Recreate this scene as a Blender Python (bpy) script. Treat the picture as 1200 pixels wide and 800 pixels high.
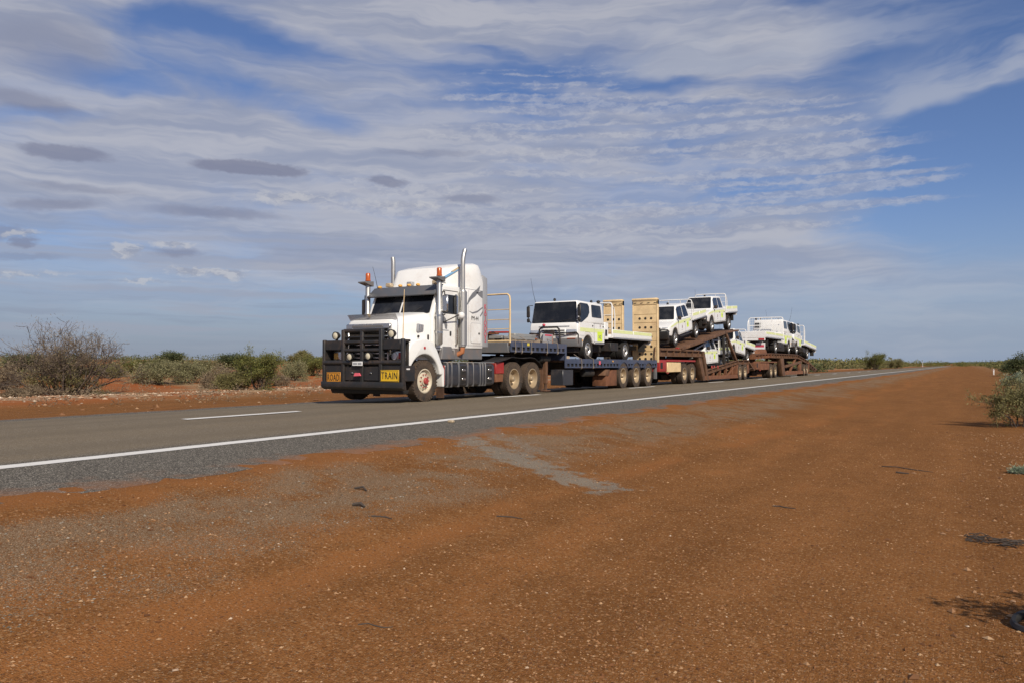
import bpy, bmesh, math, random
import numpy as np
from mathutils import Vector, Matrix, Euler
R = math.radians
for o in list(bpy.data.objects):
    bpy.data.objects.remove(o)
SC = bpy.context.scene
COL = SC.collection
random.seed(7)
RNG = np.random.default_rng(7)

# ------------------------------------------------------------------ camera
cam_data = bpy.data.cameras.new('camera')
cam_data.sensor_width = 36.0
cam_data.lens = 27.0
cam_data.clip_start = 0.05
cam_data.clip_end = 12000
cam = bpy.data.objects.new('camera', cam_data)
COL.objects.link(cam)
cam.location = (0, 0, 0.92)
cam.rotation_euler = (R(91.718), 0, R(30.387))
SC.camera = cam
SC.view_settings.view_transform = 'Standard'
SC.view_settings.look = 'None'
SC.view_settings.gamma = 1.0
SC.view_settings.use_curve_mapping = False
SC.view_settings.exposure = 0.0
SC.cycles.max_bounces = 5
SC.cycles.diffuse_bounces = 2
SC.cycles.glossy_bounces = 3
SC.cycles.transparent_max_bounces = 6
SC.cycles.use_denoising = True

SUN_AZ = R(128.0)      # clockwise from +Y (the road's direction)
SUN_EL = R(36.0)
sun_vec = Vector((math.sin(SUN_AZ) * math.cos(SUN_EL), math.cos(SUN_AZ) * math.cos(SUN_EL), math.sin(SUN_EL)))


# ------------------------------------------------------------------ node helper
class NT:
    def __init__(s, tree, dims='3D'):
        s.t = tree
        s.dims = dims
        s.n = tree.nodes
        s.l = tree.links

    def node(s, typ, **kw):
        n = s.n.new(typ)
        for k, v in kw.items():
            setattr(n, k, v)
        return n

    def put(s, sock, v):
        if v is None:
            return
        if isinstance(v, bpy.types.NodeSocket):
            s.l.new(v, sock)
        else:
            if isinstance(v, (tuple, list)) and sock.type == 'RGBA' and len(v) == 3:
                v = (*v, 1.0)
            sock.default_value = v

    def m(s, op, a, b=None, c=None, clamp=False):
        n = s.node('ShaderNodeMath', operation=op, use_clamp=clamp)
        s.put(n.inputs[0], a)
        s.put(n.inputs[1], b)
        s.put(n.inputs[2], c)
        return n.outputs[0]

    def add(s, a, b): return s.m('ADD', a, b)
    def sub(s, a, b): return s.m('SUBTRACT', a, b)
    def mul(s, a, b): return s.m('MULTIPLY', a, b)
    def mx(s, a, b): return s.m('MAXIMUM', a, b)
    def mn(s, a, b): return s.m('MINIMUM', a, b)

    def smooth(s, x, e0, e1, o0=0.0, o1=1.0):
        n = s.node('ShaderNodeMapRange', interpolation_type='SMOOTHSTEP')
        s.put(n.inputs['Value'], x)
        lo, hi, a, b = e0, e1, o0, o1
        if e0 > e1:
            lo, hi, a, b = e1, e0, o1, o0
        n.inputs['From Min'].default_value = lo
        n.inputs['From Max'].default_value = hi
        n.inputs['To Min'].default_value = a
        n.inputs['To Max'].default_value = b
        return n.outputs[0]

    def comb(s, x, y, z=0.0):
        n = s.node('ShaderNodeCombineXYZ')
        s.put(n.inputs[0], x); s.put(n.inputs[1], y); s.put(n.inputs[2], z)
        return n.outputs[0]

    def sep(s, v):
        n = s.node('ShaderNodeSeparateXYZ')
        s.put(n.inputs[0], v)
        return n.outputs

    def mapping(s, v, loc=(0, 0, 0), rot=(0, 0, 0), scale=(1, 1, 1), typ='POINT'):
        n = s.node('ShaderNodeMapping', vector_type=typ)
        s.put(n.inputs['Vector'], v)
        n.inputs['Location'].default_value = loc
        n.inputs['Rotation'].default_value = rot
        n.inputs['Scale'].default_value = scale
        return n.outputs[0]

    def noise(s, v, scale=1.0, detail=4.0, rough=0.5, dist=0.0, col=False):
        n = s.node('ShaderNodeTexNoise', noise_dimensions=s.dims)
        s.put(n.inputs['Vector'], v)
        n.inputs['Scale'].default_value = scale
        n.inputs['Detail'].default_value = detail
        n.inputs['Roughness'].default_value = rough
        n.inputs['Distortion'].default_value = dist
        return n.outputs['Color' if col else 'Fac']

    def voro(s, v, scale=1.0, feature='F1', out='Distance', rand=1.0):
        n = s.node('ShaderNodeTexVoronoi', feature=feature, voronoi_dimensions=s.dims)
        s.put(n.inputs['Vector'], v)
        n.inputs['Scale'].default_value = scale
        n.inputs['Randomness'].default_value = rand
        return n.outputs[out]

    def mix(s, f, a, b, mode='MIX'):
        n = s.node('ShaderNodeMix', data_type='RGBA', blend_type=mode)
        s.put(n.inputs[0], f); s.put(n.inputs[6], a); s.put(n.inputs[7], b)
        return n.outputs[2]

    def ramp(s, f, stops, interp='LINEAR'):
        n = s.node('ShaderNodeValToRGB')
        cr = n.color_ramp
        cr.interpolation = interp
        while len(cr.elements) < len(stops):
            cr.elements.new(0.5)
        for e, (p, c) in zip(cr.elements, stops):
            e.position = p
            e.color = (*c, 1) if len(c) == 3 else c
        s.put(n.inputs[0], f)
        return n.outputs[0]

    def vadd(s, a, b, op='ADD'):
        n = s.node('ShaderNodeVectorMath', operation=op)
        s.put(n.inputs[0], a); s.put(n.inputs[1], b)
        return n.outputs[0]


# ------------------------------------------------------------------ world: sky with clouds
def build_world():
    w = bpy.data.worlds.new('World')
    SC.world = w
    w.use_nodes = True
    t = NT(w.node_tree, '2D')
    t.n.clear()
    out = t.node('ShaderNodeOutputWorld')
    bg = t.node('ShaderNodeBackground')
    bg.inputs['Strength'].default_value = 0.1
    t.l.new(bg.outputs[0], out.inputs[0])
    sky = t.node('ShaderNodeTexSky', sky_type='NISHITA')
    sky.sun_disc = False
    sky.sun_elevation = SUN_EL
    sky.sun_rotation = SUN_AZ
    sky.altitude = 300
    sky.air_density = 1.0
    sky.dust_density = 1.2
    sky.ozone_density = 1.6
    tc = t.node('ShaderNodeTexCoord')
    d = t.sep(tc.outputs['Generated'])
    az = t.mul(t.m('ARCTAN2', d[0], d[1]), 57.2958)
    el = t.mul(t.m('ARCSINE', d[2]), 57.2958)
    V = t.comb(az, el, 0.0)
    # soft turbulent warp of the sky coordinates
    w1 = t.noise(t.mapping(V, scale=(0.16, 0.3, 1)), 1.0, 3, 0.6, 0.0, col=True)
    warp = t.vadd(t.mapping(w1, loc=(-0.5, -0.5, -0.5)), (4.0, 1.6, 0), 'MULTIPLY')
    VW = t.vadd(V, warp)
    wf = t.noise(t.mapping(V, scale=(0.7, 1.6, 1)), 1.0, 3, 0.65, 0.0, col=True)
    VF = t.vadd(V, t.vadd(t.mapping(wf, loc=(-0.5, -0.5, -0.5)), (1.5, 0.75, 0), 'MULTIPLY'))
    k = 10.0                                   # background strength is 0.1

    def C(r, g, b):
        return (r * k, g * k, b * k)

    def blob(vec, a, e, wa, we, tilt=0.0):
        mp = t.node('ShaderNodeMapping', vector_type='TEXTURE')
        t.put(mp.inputs['Vector'], vec)
        mp.inputs['Location'].default_value = (a, e, 0)
        mp.inputs['Rotation'].default_value = (0, 0, R(tilt))
        mp.inputs['Scale'].default_value = (wa, we, 1)
        g = t.node('ShaderNodeTexGradient', gradient_type='SPHERICAL')
        t.l.new(mp.outputs[0], g.inputs[0])
        return g.outputs[1]

    def total(bl, op='MAXIMUM'):
        r = bl[0]
        for b in bl[1:]:
            r = t.m(op, r, b)
        return r

    # clear sky
    base = t.mix(1.0, sky.outputs[0], SKY_TINT, 'MULTIPLY')
    # horizon haze: blue-grey
    hz = t.smooth(el, 13.0, -2.0)
    hc = t.mix(t.smooth(az, -12.0, -45.0), C(0.285, 0.362, 0.500), C(0.248, 0.292, 0.385))
    base = t.mix(t.mul(hz, 0.85), base, hc)
    # wide veil of thin cloud
    n1 = t.noise(t.mapping(VW, scale=(0.050, 0.19, 1)), 1.0, 5, 0.56, 0.5)
    bias = t.add(t.mul(t.mul(t.smooth(az, -14.0, 0.0), t.smooth(el, 6.0, 11.0)), -0.42), 0.055)
    bias = t.add(bias, t.mul(t.smooth(az, 20.0, 60.0), 0.40))
    light = total([blob(VW, *b) for b in VEIL_BLOBS])
    bias = t.add(bias, t.mul(t.m('POWER', light, 0.7), 0.44))
    dark = total([blob(VW, *b) for b in BLUE_BLOBS])
    bias = t.sub(bias, t.mul(t.m('POWER', dark, 0.8), 0.33))
    veil = t.smooth(t.add(n1, bias), 0.27, 0.86)
    streak = t.noise(t.mapping(VW, loc=(3, 1, 5), rot=(0, 0, R(4)), scale=(0.07, 0.75, 1)), 1.0, 4, 0.6, 0.3)
    veil_c = t.mix(t.smooth(streak, 0.32, 0.70), C(0.318, 0.348, 0.448), C(0.466, 0.474, 0.530))
    col = t.mix(t.mul(veil, t.smooth(el, 1.0, 9.0, 0.35, 0.90)), base, veil_c)
    VL = t.vadd(V, t.vadd(warp, (0.45, 0.30, 0), 'MULTIPLY'))
    # rows of altocumulus
    am = total([blob(VW, *b) for b in ALTO_BLOBS])
    VR = t.vadd(VL, t.vadd(t.mapping(wf, loc=(-0.5, -0.5, -0.5)), (0.9, 0.28, 0), 'MULTIPLY'))
    rows = t.noise(t.mapping(VR, loc=(9, 3, 2), rot=(0, 0, R(1.0)), scale=(0.05, 1.6, 1)), 1.0, 2, 0.5)
    puff = t.noise(t.mapping(VF, loc=(1, 7, 2), scale=(0.75, 2.2, 1)), 1.0, 5, 0.62)
    ac = t.add(t.mul(rows, 0.80), t.mul(puff, 0.27))
    ac = t.smooth(t.add(ac, t.mul(t.smooth(am, 0.0, 0.55), 0.22)), 0.63, 0.83)
    ac = t.mul(ac, t.smooth(am, 0.02, 0.30))
    ac_c = t.mix(t.smooth(puff, 0.35, 0.66), C(0.310, 0.340, 0.450), C(0.490, 0.500, 0.555))
    col = t.mix(t.mul(ac, 0.54), col, ac_c)
    # sweeping cirrus with a sharp lower edge
    for (a, e, tilt, wa, up, fac) in SWEEPS:
        q = t.sep(t.mapping(VW, loc=(0, 0, 0), rot=(0, 0, 0)))
        ca, sa = math.cos(R(tilt)), math.sin(R(tilt))
        u = t.add(t.mul(t.sub(q[0], a), ca), t.mul(t.sub(q[1], e), sa))
        v = t.sub(t.mul(t.sub(q[1], e), ca), t.mul(t.sub(q[0], a), sa))
        fib = t.noise(t.comb(t.mul(u, 0.10), t.mul(v, 0.55), 2.0), 1.0, 4, 0.6)
        body = t.mul(t.smooth(v, -0.25, 0.55), t.smooth(v, up, 0.5))
        body = t.mul(body, t.mul(t.smooth(u, -wa, -wa * 0.35), t.smooth(u, wa * 1.6, wa * 0.7)))
        body = t.mul(body, t.smooth(fib, 0.22, 0.62))
        col = t.mix(t.mul(body, fac), col, C(0.40, 0.435, 0.53))
    # low layered bands near the horizon on the left
    bandn = t.noise(t.mapping(VL, loc=(5, 5, 5), scale=(0.05, 1.05, 1)), 1.0, 5, 0.55)
    bz = t.mul(t.smooth(el, 12.5, 7.5), t.smooth(el, 0.0, 3.0))
    bz = t.mul(bz, t.smooth(az, -8.0, -34.0))
    col = t.mix(t.mul(t.mul(t.smooth(bandn, 0.47, 0.66), bz), 0.55), col, C(0.345, 0.365, 0.445))
    col = t.mix(t.mul(t.mul(t.smooth(bandn, 0.48, 0.32), bz), 0.36), col, C(0.240, 0.275, 0.370))
    VS = t.vadd(VL, t.vadd(t.mapping(wf, loc=(-0.5, -0.5, -0.5)), (1.3, 0.42, 0), 'MULTIPLY'))
    # flat grey lens-shaped clouds
    lens = t.mul(0.85, total([t.mul(t.smooth(blob(VS, a, e, wa, we, tilt), 0.02, soft), fac) for (a, e, wa, we, tilt, fac, soft) in LENS]))
    col = t.mix(lens, col, C(0.205, 0.222, 0.318))
    # small sunlit cumulus low down
    pn = t.noise(t.mapping(VF, scale=(0.9, 1.8, 1)), 1.0, 3, 0.6)
    b = total([t.mul(blob(VF, a, e, wa, we, tilt), fac) for (a, e, wa, we, tilt, fac) in PUFFS])
    body = t.mul(t.smooth(t.add(b, t.mul(t.sub(pn, 0.5), 0.8)), 0.06, 0.55), t.smooth(b, 0.0, 0.12))
    col = t.mix(t.mul(body, 0.62), col, t.mix(t.smooth(pn, 0.38, 0.62), C(0.30, 0.32, 0.395), C(0.54, 0.54, 0.565)))
    # below the horizon: the far ground's dull tone
    col = t.mix(t.smooth(el, -0.2, -1.5), col, C(0.16, 0.13, 0.11))
    t.l.new(col, bg.inputs['Color'])
    w.cycles.sampling_method = 'NONE'


SKY_TINT = (0.66, 0.74, 0.98)
# placed as azimuth, elevation, half width, half height (degrees), tilt
VEIL_BLOBS = [(-51.8, 15.3, 20.0, 3.85, -2.9), (-35.5, 13.9, 20.8, 4.75, -3.1), (-36.8, 23.9, 16.6, 2.66, -0.7), (-16.5, 22.6, 15.8, 3.68, -14.8), (-57.1, 12.0, 17.2, 3.27, 4.0), (-24.0, 8.6, 23.8, 4.32, -2.7), (-41.7, 8.5, 19.0, 3.66, 0.3), (-63.1, 20.1, 7.0, 4.23, 10.5)]
BLUE_BLOBS = [(-59.5, 18.6, 5.6, 1.11, -3.8), (-55.2, 22.6, 7.3, 1.4, 3.3), (-46.4, 17.9, 6.6, 1.35, -10.7), (-49.0, 22.1, 7.1, 1.05, -3.7), (-18.3, 19.9, 13.8, 0.78, -6.1), (-22.7, 18.7, 13.8, 0.69, -4.4), (1.7, 12.7, 7.2, 4.6, -2.8), (2.8, 21.0, 4.8, 2.34, 20.1), (-61.6, 15.6, 4.5, 0.51, 8.3), (-33.0, 22.4, 5.1, 0.55, -8.7)]
ALTO_BLOBS = [(-20.2, 16.1, 21.1, 6.81, -5.5), (-27.8, 11.2, 21.5, 3.67, -2.5), (-11.8, 12.7, 13.6, 4.57, -5.5)]
SWEEPS = [(0.0, 16.6, 13.0, 7.0, 5.0, 0.75), (-15.0, 20.2, 1.0, 13.0, 5.5, 0.55)]
LENS = [(-60.8, 13.5, 3.26, 0.63, 0.6, 0.82, 0.44), (-49.2, 13.7, 4.49, 0.64, -1.0, 0.95, 0.35), (-39.5, 13.3, 1.73, 0.49, -1.0, 0.82, 0.5), (-63.0, 16.3, 4.28, 0.92, -4.1, 0.73, 0.72), (-33.6, 12.2, 3.26, 0.45, 0.3, 0.62, 0.65), (-61.5, 10.1, 3.77, 0.54, 5.6, 0.67, 0.72), (-51.5, 10.4, 6.53, 0.54, 0.2, 0.67, 0.72), (-63.8, 8.2, 2.14, 0.58, 5.2, 0.62, 0.72), (-62.7, 7.7, 0.92, 0.48, 4.8, 0.77, 0.54), (-60.1, 11.3, 4.9, 0.39, 0.2, 0.47, 0.72), (-54.1, 7.6, 2.14, 0.48, 3.2, 0.67, 0.72), (-63.3, 6.8, 4.28, 0.34, 1.7, 0.47, 0.72), (-36.8, 15.4, 5.2, 0.34, 1.0, 0.41, 0.72), (-61.7, 19.7, 5.51, 2.67, -0.4, 0.47, 0.72)]
PUFFS = [(-57.1, 7.6, 1.3, 0.67, 3.7, 0.9), (-53.2, 6.4, 1.9, 0.47, 2.6, 0.75), (-50.7, 6.3, 2.2, 0.53, 2.2, 0.8), (-62.9, 8.2, 1.9, 0.32, 5.0, 0.6), (-54.2, 8.1, 2.0, 0.29, 3.4, 0.6), (-56.0, 5.6, 3.2, 0.29, 2.5, 0.5), (-46.6, 11.8, 5.5, 0.71, 2.8, 0.5), (-63.3, 5.6, 4.2, 0.32, 3.4, 0.5), (-38.7, 11.7, 5.7, 0.73, 1.1, 0.45)]
build_world()

sun_data = bpy.data.lights.new('sun', 'SUN')
sun_data.energy = 4.7
sun_data.angle = R(0.53)
sun_data.color = (1.0, 0.90, 0.745)
sun = bpy.data.objects.new('sun', sun_data)
COL.objects.link(sun)
sun.location = (60, -50, 60)
sun.rotation_euler = (-sun_vec).to_track_quat('-Z', 'Y').to_euler()


# ------------------------------------------------------------------ materials
MATS = {}


def mat(name):
    return MATS[name]


def new_mat(name, dims='3D'):
    m = bpy.data.materials.new(name)
    m.use_nodes = True
    t = NT(m.node_tree, dims)
    t.n.clear()
    out = t.node('ShaderNodeOutputMaterial')
    b = t.node('ShaderNodeBsdfPrincipled')
    t.l.new(b.outputs[0], out.inputs[0])
    MATS[name] = m
    return t, b


def bump(t, b, h, strength=0.3, dist=0.02):
    n = t.node('ShaderNodeBump')
    n.inputs['Strength'].default_value = strength
    n.inputs['Distance'].default_value = dist
    t.l.new(h, n.inputs['Height'])
    t.l.new(n.outputs[0], b.inputs['Normal'])


DUST = (0.33, 0.185, 0.105)


def paint(name, c, rough=0.35, metal=0.0, dust=0.25, dscale=3.0, coat=0.0, var=0.0, lo=0.45, hi=0.75, dcol=DUST):
    t, b = new_mat(name)
    tc = t.node('ShaderNodeTexCoord')
    v = tc.outputs['Object']
    n = t.noise(v, dscale, 6, 0.62, 0.3)
    n2 = t.noise(v, dscale * 9, 3, 0.6)
    f = t.smooth(t.add(t.mul(n, 0.75), t.mul(n2, 0.25)), lo, hi)
    base = c
    if var:
        base = t.mix(t.smooth(t.noise(v, dscale * 0.6 + 1.3, 4, 0.6), 0.3, 0.7), tuple(x * (1 - var) for x in c), tuple(min(1, x * (1 + var)) for x in c))
    f = t.mul(f, dust)
    t.put(b.inputs['Base Color'], t.mix(f, base, dcol))
    t.put(b.inputs['Roughness'], t.add(t.mul(f, 0.5), t.add(t.mul(n2, 0.08), rough - 0.04)))
    b.inputs['Metallic'].default_value = metal
    if metal:
        t.put(b.inputs['Metallic'], t.mul(t.sub(1.0, f), metal))
    b.inputs['Coat Weight'].default_value = coat
    b.inputs['Coat Roughness'].default_value = 0.1
    return MATS[name]


paint('white_paint', (0.76, 0.76, 0.745), 0.32, dust=0.20, dscale=1.6, coat=0.25)
paint('truck_white', (0.76, 0.76, 0.745), 0.34, dust=0.30, dscale=1.3, coat=0.25)
paint('fleet_white', (0.76, 0.76, 0.745), 0.35, dust=0.14, dscale=2.0, coat=0.2)
paint('black_steel', (0.020, 0.020, 0.021), 0.42, dust=0.16, dscale=2.5)
paint('black_plastic', (0.016, 0.016, 0.017), 0.6, dust=0.15, dscale=3)
paint('under_black', (0.014, 0.013, 0.012), 0.75, dust=0.35, dscale=2, dcol=(0.10, 0.055, 0.032))
paint('visor_grey', (0.085, 0.09, 0.10), 0.4, dust=0.15)
paint('panel_grey', (0.30, 0.31, 0.33), 0.45, dust=0.2)
paint('mid_grey', (0.13, 0.13, 0.135), 0.5, dust=0.3)
paint('tank_dark', (0.030, 0.032, 0.040), 0.34, dust=0.40, dscale=2.2, dcol=(0.16, 0.12, 0.10))
paint('strap_steel', (0.30, 0.29, 0.28), 0.35, metal=0.6, dust=0.4)
paint('chrome', (0.62, 0.61, 0.59), 0.20, metal=1.0, dust=0.35, dcol=(0.34, 0.27, 0.20))
paint('steel_pipe', (0.46, 0.455, 0.44), 0.40, metal=0.85, dust=0.35, dscale=2.0, dcol=(0.30, 0.25, 0.20))
paint('alloy', (0.55, 0.55, 0.54), 0.38, metal=0.8, dust=0.4)
paint('rim_dusty', (0.40, 0.31, 0.20), 0.42, metal=0.35, dust=0.7, dscale=4, dcol=(0.27, 0.165, 0.09))
paint('rim_white', (0.55, 0.49, 0.38), 0.45, dust=0.6, dscale=4, dcol=(0.30, 0.19, 0.11))
paint('hub_red', (0.35, 0.05, 0.045), 0.5, dust=0.4)
paint('red_paint', (0.30, 0.022, 0.020), 0.5, dust=0.5, dscale=2.5, dcol=(0.28, 0.10, 0.06))
paint('beige_paint', (0.66, 0.49, 0.27), 0.5, dust=0.4, dscale=2.2, var=0.12, dcol=(0.42, 0.23, 0.12))
paint('blue_paint', (0.050, 0.064, 0.108), 0.42, dust=0.35, dscale=3.0, dcol=(0.17, 0.12, 0.09), var=0.15)
paint('hivis', (0.62, 0.80, 0.06), 0.5, dust=0.15)
paint('hivis_pale', (0.68, 0.74, 0.36), 0.45, dust=0.2)
paint('sign_yellow', (0.70, 0.43, 0.02), 0.45, dust=0.2)
paint('sign_orange', (0.52, 0.22, 0.02), 0.45, dust=0.35)
paint('sign_white', (0.72, 0.72, 0.72), 0.5, dust=0.3)
paint('letter_black', (0.02, 0.018, 0.016), 0.5, dust=0.1)
paint('letter_red', (0.52, 0.05, 0.09), 0.5, dust=0.2)
paint('badge_red', (0.17, 0.03, 0.035), 0.5, dust=0.2)
paint('decal_grey', (0.17, 0.175, 0.19), 0.4, dust=0.1)
paint('decal_blue', (0.16, 0.33, 0.52), 0.4, dust=0.1)
paint('decal_tan', (0.42, 0.33, 0.22), 0.4, dust=0.1)
paint('amber', (0.42, 0.085, 0.012), 0.25, dust=0.1)
paint('amber_lens', (0.72, 0.38, 0.08), 0.25, dust=0.1)
paint('red_lens', (0.40, 0.012, 0.018), 0.25, dust=0.1)
paint('lens_cream', (0.60, 0.55, 0.42), 0.2, dust=0.25)
paint('lamp_glass', (0.60, 0.61, 0.62), 0.12, metal=0.55, dust=0.1)
paint('pink_cloth', (0.62, 0.10, 0.14), 0.9, dust=0.2)
paint('orange_rust', (0.36, 0.13, 0.05), 0.7, dust=0.4)
paint('timber', (0.26, 0.20, 0.14), 0.85, dust=0.45, dscale=6, var=0.25, dcol=(0.20, 0.13, 0.09))
paint('timber_pale', (0.42, 0.34, 0.25), 0.85, dust=0.4, dscale=6, var=0.2)
paint('galv', (0.38, 0.39, 0.38), 0.5, metal=0.5, dust=0.4)
paint('rubber', (0.018, 0.017, 0.016), 0.8, dust=0.62, dscale=5, lo=0.30, hi=0.60, dcol=(0.115, 0.075, 0.048))
paint('rubber_clean', (0.018, 0.0175, 0.017), 0.75, dust=0.45, dscale=5, dcol=(0.10, 0.068, 0.045))
paint('strap_web', (0.20, 0.17, 0.14), 0.9, dust=0.4)
paint('post_white', (0.74, 0.74, 0.72), 0.6, dust=0.35)
paint('dead_wood', (0.055, 0.042, 0.034), 0.9, dust=0.4, dscale=8, dcol=(0.15, 0.10, 0.07))
paint('yellow_tag', (0.62, 0.50, 0.06), 0.5, dust=0.2)


def glass_mat():
    t, b = new_mat('dark_glass')
    tc = t.node('ShaderNodeTexCoord')
    n = t.noise(tc.outputs['Object'], 2.2, 4, 0.6)
    t.put(b.inputs['Base Color'], t.mix(t.smooth(n, 0.4, 0.75), (0.009, 0.010, 0.013), (0.034, 0.034, 0.036)))
    t.put(b.inputs['Roughness'], t.add(0.04, t.mul(n, 0.10)))
    b.inputs['IOR'].default_value = 1.45
    t, b = new_mat('clear_plastic')
    b.inputs['Base Color'].default_value = (0.34, 0.33, 0.33, 1)
    b.inputs['Roughness'].default_value = 0.2
    b.inputs['Alpha'].default_value = 0.55


glass_mat()


def rust_mat(name, a, bb, c, sc=2.6):
    t, b = new_mat(name)
    tc = t.node('ShaderNodeTexCoord')
    v = tc.outputs['Object']
    n = t.noise(v, sc, 7, 0.66, 0.4)
    n2 = t.noise(t.mapping(v, scale=(6, 6, 1.2)), sc * 0.7, 5, 0.6)
    col = t.ramp(t.add(t.mul(n, 0.7), t.mul(n2, 0.3)), [(0.30, a), (0.5, bb), (0.68, c)])
    t.put(b.inputs['Base Color'], col)
    b.inputs['Roughness'].default_value = 0.8
    bump(t, b, n, 0.25, 0.01)


rust_mat('rust', (0.048, 0.027, 0.016), (0.115, 0.056, 0.029), (0.19, 0.100, 0.055))
rust_mat('rust_red', (0.065, 0.028, 0.015), (0.160, 0.062, 0.028), (0.24, 0.110, 0.052))
rust_mat('rust_dark', (0.030, 0.018, 0.013), (0.075, 0.038, 0.023), (0.15, 0.08, 0.045))


def foliage(name, dark, mid, pale, trans=0.25):
    t, b = new_mat(name)
    g = t.node('ShaderNodeNewGeometry')
    tc = t.node('ShaderNodeTexCoord')
    n = t.noise(tc.outputs['Object'], 1.6, 4, 0.6)
    f = t.add(t.mul(g.outputs['Random Per Island'], 0.6), t.mul(n, 0.4))
    t.put(b.inputs['Base Color'], t.ramp(f, [(0.18, dark), (0.5, mid), (0.85, pale)]))
    b.inputs['Roughness'].default_value = 0.62
    b.inputs['Specular IOR Level'].default_value = 0.25
    out = [x for x in t.n if x.type == 'OUTPUT_MATERIAL'][0]
    tr = t.node('ShaderNodeBsdfTranslucent')
    t.put(tr.inputs['Color'], t.ramp(f, [(0.2, mid), (0.9, pale)]))
    ms = t.node('ShaderNodeMixShader')
    ms.inputs[0].default_value = trans
    t.l.new(b.outputs[0], ms.inputs[1])
    t.l.new(tr.outputs[0], ms.inputs[2])
    t.l.new(ms.outputs[0], out.inputs[0])


foliage('leaf_green', (0.06, 0.078, 0.022), (0.14, 0.149, 0.041), (0.249, 0.227, 0.068))
foliage('leaf_sage', (0.105, 0.100, 0.048), (0.210, 0.198, 0.098), (0.34, 0.315, 0.17))
foliage('leaf_dark', (0.034, 0.049, 0.021), (0.076, 0.094, 0.037), (0.144, 0.149, 0.063))
foliage('leaf_olive', (0.092, 0.088, 0.035), (0.186, 0.169, 0.067), (0.312, 0.27, 0.119))
foliage('leaf_dry', (0.115, 0.084, 0.054), (0.223, 0.169, 0.108), (0.365, 0.29, 0.189))
foliage('leaf_silver', (0.121, 0.151, 0.104), (0.233, 0.281, 0.189), (0.364, 0.41, 0.293))


def bark(name, a, c):
    t, b = new_mat(name)
    tc = t.node('ShaderNodeTexCoord')
    n = t.noise(t.mapping(tc.outputs['Object'], scale=(1, 1, 0.3)), 9, 5, 0.6)
    t.put(b.inputs['Base Color'], t.mix(n, a, c))
    b.inputs['Roughness'].default_value = 0.9


bark('bark_grey', (0.035, 0.027, 0.022), (0.15, 0.115, 0.090))
bark('bark_pale', (0.10, 0.075, 0.055), (0.27, 0.21, 0.165))


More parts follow.
